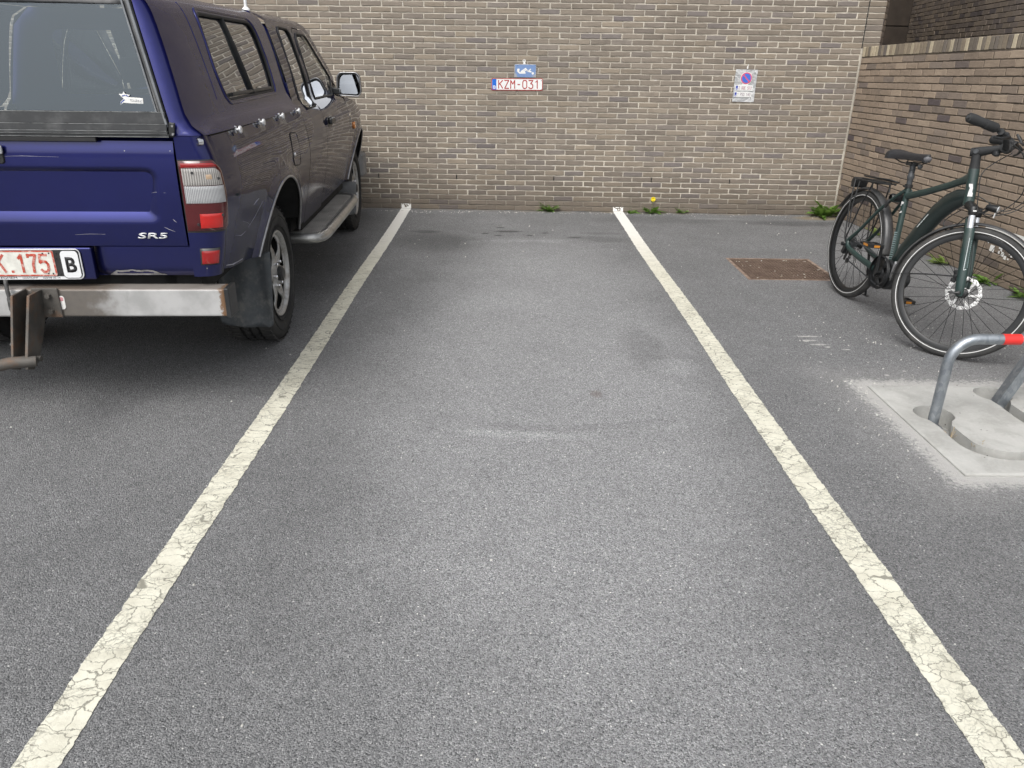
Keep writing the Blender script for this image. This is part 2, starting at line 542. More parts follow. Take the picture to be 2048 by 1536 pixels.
def build_ground():
    hole1 = [(SLAB[0] - .001, SLAB[2] - .001), (SLAB[1] + .001, SLAB[2] - .001), (SLAB[1] + .001, SLAB[3] + .001), (SLAB[0] - .001, SLAB[3] + .001)]
    hole2 = [(GRATE[0], GRATE[2]), (GRATE[1], GRATE[2]), (GRATE[1], GRATE[3]), (GRATE[0], GRATE[3])]
    V2, F2 = flat([(-70, -70), (70, -70), (70, 70), (-70, 70)], [hole1, hole2])
    me = bpy.data.meshes.new("ground")
    me.from_pydata([(a, b, 0) for a, b in V2], [], F2)
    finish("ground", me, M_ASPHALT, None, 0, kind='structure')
build_ground()

# ------------------------------------------------------------------ parking lines
def mat_line():
    k = NT("cream_road_paint")
    o = k.obj()
    y = k.sep(o)[1]
    wob = k.noise(o, 16, 5, .65, out=1)
    p = k.n("ShaderNodeVectorMath", operation='MULTIPLY_ADD')
    k.put(p.inputs[0], wob); p.inputs[1].default_value = (.07, .07, 0); k.put(p.inputs[2], o)
    c1 = k.vor(k.mapv(p.outputs[0], (.62, 1.3, 1)), 20, 'DISTANCE_TO_EDGE')
    c2 = k.vor(k.mapv(p.outputs[0], (1, 1, 1), (4, 2, 0)), 46, 'DISTANCE_TO_EDGE')
    near = k.math('SUBTRACT', 1, k.step(y, 4.2, 7.6))
    ncr = k.noise(o, 5.5, 3)
    k1 = k.math('SUBTRACT', 1, k.step(c1, .009, .036))
    k1 = k.math('MULTIPLY', k1, k.step(k.noise(k.mapv(o, loc=(2, 8, 0)), 9, 3), .24, .42))
    k2 = k.math('MULTIPLY', k.math('SUBTRACT', 1, k.step(c2, .018, .085)), k.step(ncr, .36, .66))
    crack = k.math('MULTIPLY', k.math('MAXIMUM', k1, k.math('MULTIPLY', k2, .65)), near)
    pits = k.math('MULTIPLY', k.math('GREATER_THAN', k.noise(o, 210, 3), .64), k.step(k.noise(o, 11, 3), .40, .62))
    base = k.mix(k.step(k.noise(o, 12, 5, .65), .35, .75), (.74, .725, .61), (.58, .56, .46))
    base = k.mix(k.step(y, 5.5, 7.9), base, (.86, .85, .81))
    base = k.mix(k.math('MULTIPLY', k.noise(o, 130, 3), .22), base, (.45, .43, .36))
    col = k.mix(k.math('MULTIPLY', crack, .74), base, (.13, .125, .10))
    col = k.mix(k.math('MULTIPLY', pits, k.math('MULTIPLY', near, .55)), col, (.2, .19, .16))
    h = k.math('SUBTRACT', k.math('MULTIPLY', k.noise(o, 170, 3), .5), k.math('MULTIPLY', crack, 1.2))
    k.bsdf(col, .62, normal=k.bump(h, .4, .004), spec=.4)
    return k.m
M_LINE = mat_line()
M_WHITE = simple("white_wall_paint", (.82, .81, .78), .7, var=.06)

def wallY(x): return 8.285 - .022 * x

def parking_line(x0t, x1t, x0b, x1b, label, seed):
    rnd = random.Random(seed)
    mb = MB()
    n = 1500
    ya, yb = .55, wallY((x0t + x1t) / 2) - .004
    lo = hi = 0
    vs = []
    for i in range(n + 1):
        t = i / n
        y = ya + (yb - ya) * t
        lo = lo * .72 + rnd.gauss(0, .0011); hi = hi * .72 + rnd.gauss(0, .0011)
        if rnd.random() < .010: lo += rnd.uniform(-.003, .003)
        if rnd.random() < .010: hi += rnd.uniform(-.003, .003)
        w = .004 * math.sin(y * 1.9 + seed)
        vs.append((x0b + (x0t - x0b) * t + lo + w, y, .0025)); vs.append((x1b + (x1t - x1b) * t + hi + w, y, .0025))
    mb.add(vs, [(2 * i, 2 * i + 1, 2 * i + 3, 2 * i + 2) for i in range(n)])
    o = mb.build("parking_line", M_LINE, None, 0)
    tag(o, label, "painted line", "painted lines of the empty bay")
    # brush-over on the lowest brick course
    m2 = MB()
    xs = [x0t + (x1t - x0t) * i / 12 for i in range(13)]
    for a in range(12):
        for b in range(5):
            if b >= 1 and b <= 3 and 3 <= a <= 8 and rnd.random() < .75: continue
            if b == 4 and rnd.random() < .35: continue
            za, zb = .006 + b * .0095, .006 + (b + 1) * .0095
            yy = wallY(xs[a]) - .0065
            m2.add([(xs[a], yy, za), (xs[a + 1], yy, za), (xs[a + 1], yy, zb), (xs[a], yy, zb)], [(0, 1, 2, 3)])
    m2.build("paint_smear", M_WHITE, o, 0)
parking_line(-1.124, -1.022, -1.116, -1.008, "cracked cream line beside the blue pickup, meeting the wall left of the upright plate sign", 1)
parking_line(1.128, 1.235, 1.122, 1.236, "cracked cream line on the bicycle side of the empty bay, ending at low weeds", 5)

# ------------------------------------------------------------------ bricks
def mat_brick(name, pal, dirt_z=True, dark=(.1, .085, .075)):
    k = NT(name)
    a = k.n("ShaderNodeAttribute"); a.attribute_name = "bc"
    r, g, b = k.sep(a.outputs["Vector"])[:3]
    o = k.obj()
    z = k.sep(o)[2]
    col = k.ramp(g, pal, 'LINEAR')
    off = k.n("ShaderNodeVectorMath", operation='ADD')
    k.put(off.inputs[0], o)
    cb = k.n("ShaderNodeCombineXYZ"); k.put(cb.inputs[0], k.math('MULTIPLY', b, 30)); k.put(cb.inputs[1], k.math('MULTIPLY', r, 30))
    k.put(off.inputs[1], cb.outputs[0])
    ov = off.outputs[0]
    n1 = k.noise(k.mapv(ov, (1, 1, 3)), 9, 5, .65)
    n2 = k.noise(k.mapv(ov, (.7, .7, 2.5)), 38, 4, .65)
    n3 = k.noise(ov, 160, 3, .6)
    f = k.math('ADD', .84, k.math('MULTIPLY', r, .24))
    f = k.math('ADD', f, k.math('MULTIPLY', k.math('SUBTRACT', n1, .5), .42))
    f = k.math('ADD', f, k.math('MULTIPLY', k.math('SUBTRACT', n2, .5), .42))
    f = k.math('ADD', f, k.math('MULTIPLY', k.math('SUBTRACT', n3, .5), .30))
    col = k.mix(1, col, f, 'MULTIPLY')
    # burnt ends and dark fire marks
    fm = k.step(k.noise(k.mapv(ov, (1, 1, 1.4)), 6.5, 3), .60, .74)
    col = k.mix(k.math('MULTIPLY', fm, .26), col, dark)
    stain = k.noise(k.mapv(o, (1, 1, .35)), 1.1, 4, .6)
    col = k.mix(k.math('MULTIPLY', k.step(stain, .5, .75), .28), col, tuple(c * 1.1 for c in dark))
    if dirt_z:
        low = k.math('SUBTRACT', 1, k.step(k.math('ADD', z, k.math('MULTIPLY', k.math('SUBTRACT', stain, .5), .5)), .05, .55))
        col = k.mix(k.math('MULTIPLY', low, .42), col, (.085, .068, .052))
    h = k.math('ADD', k.math('MULTIPLY', n2, .8), k.math('MULTIPLY', n3, .5))
    k.bsdf(col, .86, normal=k.bump(h, .45, .006), spec=.25)
    return k.m
def mat_mortar(name, col, dcol, dirt_z=True):
    k = NT(name)
    o = k.obj(); z = k.sep(o)[2]
    n1 = k.noise(o, 3.1, 5, .65); n2 = k.noise(o, 90, 4, .7); n3 = k.noise(o, 24, 3)
    n0 = k.noise(o, .55, 4, .6)
    c = k.mix(k.step(n1, .38, .68), col, dcol)
    c = k.mix(k.math('MULTIPLY', k.step(n0, .42, .62), .55), c, tuple(x * .62 for x in dcol))
    c = k.mix(k.math('MULTIPLY', n2, .25), c, tuple(x * .55 for x in col))
    c = k.mix(k.math('MULTIPLY', k.step(n3, .62, .74), .5), c, tuple(min(.75, x * 1.35) for x in col))
    if dirt_z:
        low = k.math('SUBTRACT', 1, k.step(k.math('ADD', z, k.math('MULTIPLY', k.math('SUBTRACT', n1, .5), .35)), .03, .20))
        c = k.mix(k.math('MULTIPLY', low, .75), c, (.11, .09, .07))
    k.bsdf(c, .92, normal=k.bump(n2, .6, .006), spec=.2)
    return k.m
PAL_FRONT = [(0, (.185, .163, .157)), (.03, (.21, .186, .174)), (.08, (.228, .200, .177)), (.2, (.238, .204, .170)), (.6, (.255, .219, .180)), (1, (.285, .240, .188))]
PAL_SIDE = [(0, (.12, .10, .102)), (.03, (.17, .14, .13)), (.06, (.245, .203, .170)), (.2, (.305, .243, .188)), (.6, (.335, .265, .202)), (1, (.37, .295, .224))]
M_BRICK = mat_brick("brown_brick", PAL_FRONT)
M_BRICK_SIDE = mat_brick("tan_brick", PAL_SIDE)
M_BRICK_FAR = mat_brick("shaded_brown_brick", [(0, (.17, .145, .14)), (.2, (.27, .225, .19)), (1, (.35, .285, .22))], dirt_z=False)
M_MORTAR = mat_mortar("cream_mortar", (.72, .67, .575), (.55, .50, .42))
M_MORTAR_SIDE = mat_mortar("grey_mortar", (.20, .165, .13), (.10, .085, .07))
M_MORTAR_COP = mat_mortar("dark_coping_mortar", (.085, .072, .06), (.06, .05, .042), False)
M_BLACK = simple("dark_gap", (.012, .012, .012), .9, var=0)

class Wall:
    """brick skin laid along A->B (looking at it, A is on the left), courses from z0 up"""
    def __init__(self, A, B, lift=None):
        self.A, self.B = Vector(A), Vector(B)
        self.d = (self.B - self.A).normalized(); self.L = (self.B - self.A).length
        self.n = Vector((self.d.y, -self.d.x))
        self.lift = lift or (lambda s, z: 0)
    def P(self, s, z, out=0):
        q = self.A + self.d * s + self.n * out
        return Vector((q.x, q.y, z + self.lift(s, z)))
    def skin(self, rects, mat, name, parent, rnd, joint_dark=()):
        vs, fs, cols = [], [], []
        for (s0, s1, z0, z1, half) in rects:
            tone, hue, sd = rnd.random(), rnd.random(), rnd.random()
            dep = rnd.uniform(.0005, .0035)
            nx = 5 if s1 - s0 > .1 else 3
            per = []
            for i in range(nx): per.append((s0 + (s1 - s0) * i / nx, z0))
            per.append((s1, z0)); per.append((s1, (z0 + z1) / 2))
            for i in range(nx): per.append((s1 - (s1 - s0) * i / nx, z1))
            per.append((s0, z1)); per.append((s0, (z0 + z1) / 2))
            j = [(a + rnd.gauss(0, .0009), b + rnd.gauss(0, .0009)) for a, b in per]
            cx, cz = (s0 + s1) / 2, (z0 + z1) / 2
            m = len(per); o = len(vs)
            tilt = rnd.gauss(0, .0012)
            for a, b in j:
                vs.append(self.P(a, b, -.014)); cols.append((tone, hue, sd, 1))
            for a, b in j:
                vs.append(self.P(a, b, dep - .0022 + tilt * (a - cx) / .1)); cols.append((tone, hue, sd, 1))
            for a, b in j:
                ia = a - math.copysign(min(.0025, abs(a - cx)), a - cx) if abs(a - cx) > .6 * (s1 - s0) / 2 else a
                ib = b - math.copysign(.0025, b - cz) if abs(b - cz) > .3 * (z1 - z0) / 2 else b
                vs.append(self.P(ia, ib, dep + tilt * (a - cx) / .1 + rnd.gauss(0, .0002))); cols.append((tone, hue, sd, 1))
            for r_ in (0, m):
                for i in range(m):
                    l = (i + 1) % m
                    fs.append((o + r_ + i, o + r_ + l, o + r_ + m + l, o + r_ + m + i))
            fs.append(tuple(o + 2 * m + i for i in range(m)))
        me = bpy.data.meshes.new(name)
        me.from_pydata([tuple(p) for p in vs], [], fs)
        ca = me.color_attributes.new("bc", 'FLOAT_COLOR', 'POINT')
        ca.data.foreach_set("color", [c for q in cols for c in q])
        return finish(name, me, mat, parent, 0)
    def rects(self, z0, z1, pl, ph, joint, rnd, s0=0, s1=None, off=0, bond=.5, first=None):
        s1 = self.L if s1 is None else s1
        out, r = [], 0
        z = z0
        while z + ph * .5 < z1:
            sh = off + (pl * bond if r % 2 else 0) + rnd.gauss(0, .003)
            s = s0 - sh
            while s < s1:
                a, b = max(s, s0), min(s + pl - joint, s1)
                ja = rnd.gauss(0, .0018)
                gv = .0032 * rnd.random() if b < s1 else 0
                if b - a > .02: out.append((a + (ja if a > s0 else 0), b + gv + (rnd.gauss(0, .0012) if b < s1 else 0), z + rnd.gauss(0, .0006), min(z + ph - joint * .88, z1) + rnd.gauss(0, .0006), 0))
                s += pl
            z += ph; r += 1
        return out

def back_slab(w, s0, s1, z0, z1, th, out, mat, name, parent, step=.5):
    mb = MB()
    n = max(1, int((s1 - s0) / step))
    for i in range(n):
        a, b = s0 + (s1 - s0) * i / n, s0 + (s1 - s0) * (i + 1) / n
        q = [w.P(a, z0, out), w.P(b, z0, out), w.P(b, z1, out), w.P(a, z1, out), w.P(a, z0, out - th), w.P(b, z0, out - th), w.P(b, z1, out - th), w.P(a, z1, out - th)]
        fs = [(0, 1, 2, 3), (5, 4, 7, 6), (3, 2, 6, 7), (4, 5, 1, 0)]
        if i == 0: fs.append((4, 0, 3, 7))
        if i == n - 1: fs.append((1, 5, 6, 2))
        mb.add(q, fs)
    return mb.build(name, mat, parent, 0)

# building wall across the end of the bays
rw = random.Random(11)
XW0, XJ, XP = -7.0, 3.462, 3.622
WF = Wall((XW0, wallY(XW0)), (XP, wallY(XP)))
bw = thing("brick_building", "brown brick building wall across the end of the bays, carrying the two signs", "building", Matrix.Translation((0, wallY(0), 0)))
def reparent(o, p):
    o.parent = p; o.matrix_parent_inverse = p.matrix_basis.inverted() if False else Matrix.Translation(-p.location)
    return o
sJ = XJ - XW0
rc = WF.rects(.004, 4.3, .2045, .0525, .0128, rw, 0, sJ - .006, off=.062)
reparent(WF.skin(rc, M_BRICK, "brick_courses", None, rw), bw)
rc = WF.rects(.004 + .0525 * 31, 4.3, .2045, .0525, .011, rw, sJ + .008, WF.L, off=.02, bond=.0)
reparent(WF.skin(rc, M_BRICK, "pier_courses", None, rw), bw)
reparent(back_slab(WF, 0, WF.L, 0, 4.3, .30, -.0042, M_MORTAR, "mortar", None), bw)
jm = MB()
jm.add([WF.P(sJ - .004, 1.63, -.002), WF.P(sJ + .006, 1.63, -.002), WF.P(sJ + .006, 4.3, -.002), WF.P(sJ - .004, 4.3, -.002)], [(0, 1, 2, 3)])
reparent(jm.build("expansion_joint", M_BLACK, None, 0), bw)
for x_, row in ((-1.42, 6), (-.48, 6), (.52, 6), (1.47, 6), (2.42, 6), (-2.4, 6)):
    zc = .004 + .0525 * row + .02
    best = None
    for (a, b, z0, z1, _) in WF.rects(.004, .5, .2045, .0525, .0128, random.Random(11), 0, sJ - .006, off=.062):
        if z0 - .003 < zc < z1 + .003 and (best is None or abs(b - (x_ - XW0)) < abs(best - (x_ - XW0))): best = b
    s = best + .0055
    wh = MB()
    wh.add([WF.P(s - .006, zc - .024, -.0015), WF.P(s + .006, zc - .024, -.0015), WF.P(s + .006, zc + .023, -.0015), WF.P(s - .006, zc + .023, -.0015)], [(0, 1, 2, 3)])
    reparent(wh.build("weep_hole", M_BLACK, None, 0), bw)
# chamfered return of the pier and the flank behind it
WR = Wall((XP, wallY(XP)), (3.735, 8.40))
rc = WR.rects(.004 + .0525 * 28, 4.3, .15, .0525, .006, rw, .004, WR.L, off=.0)
reparent(WR.skin(rc, M_BRICK_FAR, "pier_return", None, rw), bw)
fl = MB()
fl.add([(XP, wallY(XP) + .004, 0), (3.735, 8.404, 0), (3.735, 8.404, 4.3), (XP, wallY(XP) + .004, 4.3), (3.745, 12.6, 0), (3.745, 12.6, 4.3)], [(0, 1, 2, 3), (1, 4, 5, 2)])
reparent(fl.build("flank", M_MORTAR_SIDE, None, 0), bw)

# low wall on the right with a rowlock coping
def lift(s, z): return max(0, (z - .7) / .9) * .028 * min(s, 3.2)
WS = Wall((3.468, 8.195), (3.468 + .0588 * 4.6, 8.195 - .985 * 4.6), lift)
lw = thing("garden_wall", "low tan brick wall with an upright brick coping, standing behind the bicycle", "wall", Matrix.Translation((3.5, 7.0, 0)))
rs = random.Random(23)
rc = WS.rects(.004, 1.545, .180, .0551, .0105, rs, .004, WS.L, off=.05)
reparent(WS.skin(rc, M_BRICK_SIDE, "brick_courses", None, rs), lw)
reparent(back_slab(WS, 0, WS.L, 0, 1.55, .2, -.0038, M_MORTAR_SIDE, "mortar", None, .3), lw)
rc, s = [], .004
while s < WS.L - .06:
    w_ = rs.uniform(.036, .046)
    rc.append((s, s + w_, 1.553, 1.640, 0)); s += w_ + rs.uniform(.006, .010)
M_COPING = mat_brick("coping_brick", [(0, (.16, .14, .125)), (.25, (.225, .195, .155)), (.55, (.29, .24, .18)), (.8, (.34, .285, .205)), (.87, (.50, .43, .31)), (1, (.56, .49, .36))], dirt_z=False)
reparent(WS.skin(rc, M_COPING, "coping", None, rs), lw)
reparent(back_slab(WS, 0, WS.L, 1.549, 1.637, .2, -.004, M_MORTAR_COP, "coping_mortar", None, .3), lw)
# white paint daubed on the low wall
wp = MB()
rp = random.Random(4)
s = 2.36
while s < 3.6:
    z1 = .335 if s < 2.42 else .395
    z0 = .285 + rp.uniform(-.012, .012)
    if s > 2.6: z0 = .255 + rp.uniform(-.03, .02)
    wp.add([WS.P(s, z0, .0062), WS.P(s + .02, z0 + rp.uniform(-.01, .01), .0062), WS.P(s + .02, z1, .0062), WS.P(s, z1, .0062)], [(0, 1, 2, 3)])
    s += .02
for s0, s1, z0, z1 in ((2.52, 2.575, .222, .268), (2.62, 2.64, .225, .245), (2.655, 2.69, .215, .245), (2.69, 2.72, .20, .225), (2.73, 2.75, .205, .215)):
    wp.add([WS.P(s0, z0, .0062), WS.P(s1, z0 - .004, .0062), WS.P(s1, z1, .0062), WS.P(s0 + .006, z1, .0062)], [(0, 1, 2, 3)])
tag(wp.build("paint_patch", M_WHITE, None, 0), "white paint daubed on the low brick wall behind the front wheel", "paint mark")

# building flank beyond the low wall
WU = Wall((5.93, 12.55), (5.93 - .212 * 8.3, 12.55 - .977 * 8.3))
uw = thing("neighbouring_building", "shaded brown brick wall of the neighbouring building, rising beyond the low wall", "building", Matrix.Translation((5, 9, 0)))
ru = random.Random(31)
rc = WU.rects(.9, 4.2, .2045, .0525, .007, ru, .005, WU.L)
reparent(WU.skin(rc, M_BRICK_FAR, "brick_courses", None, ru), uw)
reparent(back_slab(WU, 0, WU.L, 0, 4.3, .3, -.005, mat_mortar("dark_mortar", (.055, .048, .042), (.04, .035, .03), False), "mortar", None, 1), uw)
M_DKPANEL = simple("dark_brown_boards", (.055, .042, .032), .7, var=.25, vscale=5, bump=.2, bscale=40)
pg = thing("boarded_gate", "dark brown boarded gate in the shaded gap beside the building", "gate", Matrix.Translation((4.8, 12.6, 0)))
for i in range(11):
    b = MB(); b.box((0, 0, .2 + i * .40), (2.35, .04, .388))
    b.build("board", M_DKPANEL, pg, 0, .006)
b = MB(); b.box((0, .05, 2.2), (2.35, .02, 4.4)); b.build("backing", M_BLACK, pg, 0)

# ------------------------------------------------------------------ manhole grate
def mat_rust():
    k = NT("rusty_iron")
    o = k.obj()
    n1 = k.noise(o, 9, 5, .65); n2 = k.noise(o, 70, 4, .7)
    c = k.mix(k.step(n1, .3, .7), (.112, .078, .060), (.165, .120, .094))
    c = k.mix(k.step(n2, .5, .8), c, (.07, .042, .03))
    c = k.mix(k.math('MULTIPLY', k.step(k.noise(o, 30, 3), .66, .72), .7), c, (.42, .36, .28))
    k.bsdf(c, .85, normal=k.bump(n2, .5, .004), spec=.25)
    return k.m
M_RUST = mat_rust()
M_RUST_DARK = simple("rust_dark_fill", (.045, .030, .024), .95, var=.4, vscale=30, bump=.4)
gx0, gx1, gy0, gy1 = GRATE
gr_ = thing("drain_grate", "square rusty iron grate set in the tarmac beside the rear wheel of the bicycle", "drain grate", Matrix.Translation((gx0, gy0, 0)))
GW, GH = gx1 - gx0, gy1 - gy0
fr = MB()
for (a, b, c, d) in ((0, GW, 0, .022), (0, GW, GH - .022, GH), (0, .022, .022, GH - .022), (GW - .022, GW, .022, GH - .022)):
    fr.box(((a + b) / 2, (c + d) / 2, -.018), (b - a, d - c, .040))
fr.build("frame", simple("rusty_frame", (.22, .15, .11), .85, var=.3, dirt=(.45, .42, .36), dirt_amt=.6, dirt_scale=14), gr_, 0, .002)
gb = MB()
nx, ny = 24, 15
gb.box((GW / 2, GH / 2, -.016), (GW - .045, GH - .045, .012))
gb2 = MB()
for i in range(ny + 1):
    y = .026 + (GH - .052) * i / ny
    gb2.box((GW / 2, y, -.004), (GW - .046, .010, .010))
for i in range(nx + 1):
    x = .026 + (GW - .052) * i / nx
    gb2.box((x, GH / 2, -.0052), (.0085, GH - .046, .010))
gb.build("infill", M_RUST_DARK, gr_, 0, .002)
gb2.build("grid_bars", M_RUST, gr_, 0, .001)
pit = MB(); pit.box((GW / 2, GH / 2, -.05), (GW, GH, .02)); pit.build("pit_floor", M_BLACK, gr_, 0)
gl = MB()
rg = random.Random(3)
for i in range(20):
    x, y, s = rg.uniform(.04, GW - .04), rg.uniform(.04, GH - .04), rg.uniform(.004, .011)
    gl.box((x, y, .004), (s, s * rg.uniform(.6, 1.6), .003), Matrix.Rotation(rg.uniform(0, 3), 3, 'Z'))
gl.build("grit", simple("pale_grit", (.45, .41, .35), .9, var=.3), gr_, 0, kind='stuff')
# ================================================================== SIGNS ON THE BUILDING
def on_wall(w, s, z, out=.008, rot=0):
    p = w.P(s, z, out)
    x = Vector((w.d.x, w.d.y, 0)); n = Vector((w.n.x, w.n.y, 0)); u = Vector((0, 0, 1))
    m = Matrix(((x.x, u.x, n.x, p.x), (x.y, u.y, n.y, p.y), (x.z, u.z, n.z, p.z), (0, 0, 0, 1)))
    return m @ Matrix.Rotation(rot, 4, 'Z')
def flatpoly(outline, z0, z1, xf=None):
    return MB(xf).prism(outline, 'Z', z0, z1)
I4 = Matrix.Identity(4)
M_PLATE = simple("plate_white", (.80, .81, .80), .35, var=.03, dirt=(.6, .58, .5), dirt_amt=.2)
M_RED = simple("plate_red", (.42, .035, .03), .45, var=.1)
M_REDW = simple("worn_red_enamel", (.50, .07, .04), .5, var=.15, dirt=(.72, .66, .6), dirt_amt=.9, dirt_scale=55)
M_BLUEBAND = simple("plate_blue", (.01, .14, .62), .4, var=.05)
M_INK = simple("black_ink", (.02, .02, .022), .5, var=.05)
M_WHITEINK = simple("white_ink", (.82, .82, .8), .5, var=.02)
M_ALU = simple("brushed_aluminium", (.52, .53, .54), .38, 1, var=.1, vscale=60)
M_CHROME = simple("chrome", (.75, .75, .76), .12, 1, var=.03)

s1 = thing("number_plate_sign", "white reserved-space plate with red letters KZM-031, screwed to the brick wall", "sign", on_wall(WF, .090 - XW0, 1.2535, .007, .008))
W_, H_ = .515, .112
flatpoly(rrect(-W_ / 2, W_ / 2, -H_ / 2, H_ / 2, .009), -.003, .0).build("plate", M_PLATE, s1, 0, .0008)
V2, F2 = flat(rrect(-W_ / 2, W_ / 2, -H_ / 2, H_ / 2, .009), [rrect(-W_ / 2 + .006, W_ / 2 - .006, -H_ / 2 + .006, H_ / 2 - .006, .006)])
MB().add([(a, b, .0007) for a, b in V2], F2).build("red_border", M_RED, s1, 0)
flatpoly(rrect(-.249, -.207, -.050, .050, .003), .0, .0008).build("blue_band", M_BLUEBAND, s1, 0)
strokes("country_letter", [[(-.236 + a * .018, -.040 + b * .013) for a, b in ln] for ln in GLYPH['B']], .0028, M_WHITEINK, s1, I4, .0014)
plate_text("letters", "KZM-031", -.184, -.037, .040, .074, .0205, .0046, M_RED, s1, I4, .0011)
for x, y in ((-.246, .049), (.243, .036), (-.246, -.043), (.243, -.048)):
    MB().lathe([(0, .003), (.0035, .002), (.0042, 0)], 10, 'Z', (x, y, 0)).build("screw", M_INK, s1)

s2 = thing("disabled_parking_sign", "small weathered blue sign with a white wheelchair symbol lying sideways above the plate", "sign", on_wall(WF, .170 - XW0, 1.380, .007, .004))
k = NT("weathered_blue_enamel")
o_ = k.obj()
nz = k.noise(o_, 22, 4, .6)
xx, yy, _ = k.sep(o_)[:3]
cor = k.math('ADD', k.math('MULTIPLY', k.math('ABSOLUTE', xx), 7.5), k.math('MULTIPLY', yy, -5.0))
cor = k.math('ADD', cor, k.math('MULTIPLY', k.math('SUBTRACT', nz, .5), .8))
k.bsdf(k.mix(k.step(cor, .74, .98), k.mix(nz, (.13, .23, .46), (.22, .32, .54)), (.36, .37, .36)), .4)
M_BLUESIGN = k.m
flatpoly(rrect(-.109, .109, -.0605, .0605, .003), -.003, 0).build("plate", M_ALU, s2, 0, .0008)
flatpoly(rrect(-.100, .104, -.0585, .0565, .006), .0, .0008).build("blue_field", M_BLUESIGN, s2, 0)
def q2(pts): return [((a - 1142) / 445 * .218, (530 - b) / 260 * .121) for a, b in pts]
strokes("wheelchair_symbol", [q2([(985, 505), (1015, 500), (1010, 530), (985, 530)]), q2([(1000, 545), (1030, 572), (1140, 572)])], .0065, M_WHITEINK, s2, I4, .0012)
strokes("wheelchair_symbol", [q2([(1060, 545), (1150, 482), (1165, 505), (1120, 540), (1060, 545)]), q2([(1075, 556), (1130, 556)]), q2([(1165, 505), (1215, 540), (1262, 548)]), q2([(1215, 530), (1250, 496)]), q2([(1180, 525), (1230, 545)])], .0055, M_WHITEINK, s2, I4, .0016)
MB().lathe([(0, 0.0012), (.0115, .0012), (.0115, 0)], 18, 'Z', (*q2([(1296, 578)])[0], 0)).build("wheelchair_symbol", M_WHITEINK, s2, 0)
for x, y in ((-.104, .056), (.104, .054), (-.075, .047)):
    MB().lathe([(0, .002), (.003, .0015), (.0036, 0)], 10, 'Z', (x, y, .0008)).build("screw", M_INK, s2)
db = MB(); db.lathe([(.006, .002), (.014, .005), (.016, 0)], 14, 'Z', (-.012, .091, -.006)); db.box((-.010, .069, -.003), (.024, .012, .006))
db.build("filler_dab", M_WHITE, s2, 0)

s3 = thing("no_parking_sheet", "crinkled plastic-sleeved sheet with a no-parking disc and two printed plates", "sign", on_wall(WF, 2.366 - XW0, 1.272, .006, -.012))
k = NT("crinkled_plastic")
o_ = k.obj()
n1 = k.noise(k.mapv(o_, (1, 1, 1), rot=(0, 0, .7)), 13, 2, .5, 1.4)
n2 = k.noise(k.mapv(o_, (1, 2.2, 1), rot=(0, 0, -.4)), 26, 3, .5, .8)
k.bsdf(k.mix(k.step(n1, .4, .6), (.42, .43, .44), (.62, .63, .63)), .18, normal=k.bump(k.math('ADD', n1, k.math('MULTIPLY', n2, .4)), .7, .02), coat=.8)
M_SLEEVE = k.m
def crinkle(a, b): return Vector((a, b, .0025 * math.sin(a * 60 + b * 35) * math.sin(b * 40 + 1) + .0012 * math.sin(b * 150 + a * 90)))
sheet("sleeve", M_SLEEVE, s3, [(-.108, -.151), (.108, -.151), (.108, .151), (-.108, .151)], [], crinkle, .018)
for (x0, x1, y0, y1) in ((-.094, .080, -.046, .006), (-.098, .074, -.106, -.057)):
    flatpoly(rrect(x0, x1, y0, y1, .002), .0035, .0045).build("paper_plate", M_PLATE, s3, 0)
    flatpoly(rrect(x0 + .006, x0 + .024, y0 + .006, y1 - .006, .001), .0045, .0052).build("blue_band", simple("print_blue", (.03, .06, .40), .5) if x0 > -.095 else bpy.data.materials["print_blue"], s3, 0)
    flatpoly(rrect(x0 + .011, x0 + .019, y0 + .010, y0 + .019, .001), .0052, .0058).build("country_letter", M_WHITEINK, s3, 0)
flatpoly(rrect(-.036, .030, .004, .018, .001), .0034, .0044).build("paper_plate", M_PLATE, s3, 0)
M_PRINTRED = simple("faded_print_red", (.40, .14, .20), .5)
plate_text("letters", "2 DQE 572", -.060, -.033, .0095, .026, .0052, .0014, M_PRINTRED, s3, I4, .0052)
plate_text("letters", "1 PSD 140", -.065, -.094, .0095, .026, .0052, .0014, simple("faded_print_grey", (.30, .22, .27), .5), s3, I4, .0052)
M_PINK = simple("no_parking_red", (.62, .10, .20), .4)
M_NPBLUE = simple("no_parking_blue", (.06, .16, .62), .4)
for (r0, z0, z1, m) in ((.0585, .0035, .0042, M_WHITEINK), (.0545, .0042, .0048, M_PINK), (.043, .0048, .0054, M_NPBLUE)):
    MB().lathe([(0, z1), (r0, z1), (r0, z0)], 40, 'Z', (.004, .070, 0)).build("no_parking_disc", m, s3, 0)
strokes("slash", [[(-.026, .100), (.034, .040)]], .006, M_PINK, s3, I4, .0060)
for x, y in ((-.094, .117), (.084, .117), (-.100, -.117), (.070, -.113)):
    MB().lathe([(0, .003), (.003, .002), (.0038, 0)], 10, 'Z', (x, y, .003)).build("screw", M_INK, s3)
db = MB(); db.box((.004, .170, -.003), (.013, .026, .006)); db.box((.007, .19, -.003), (.006, .018, .005))
db.build("filler_dab", M_WHITE, s3, 0, .001)

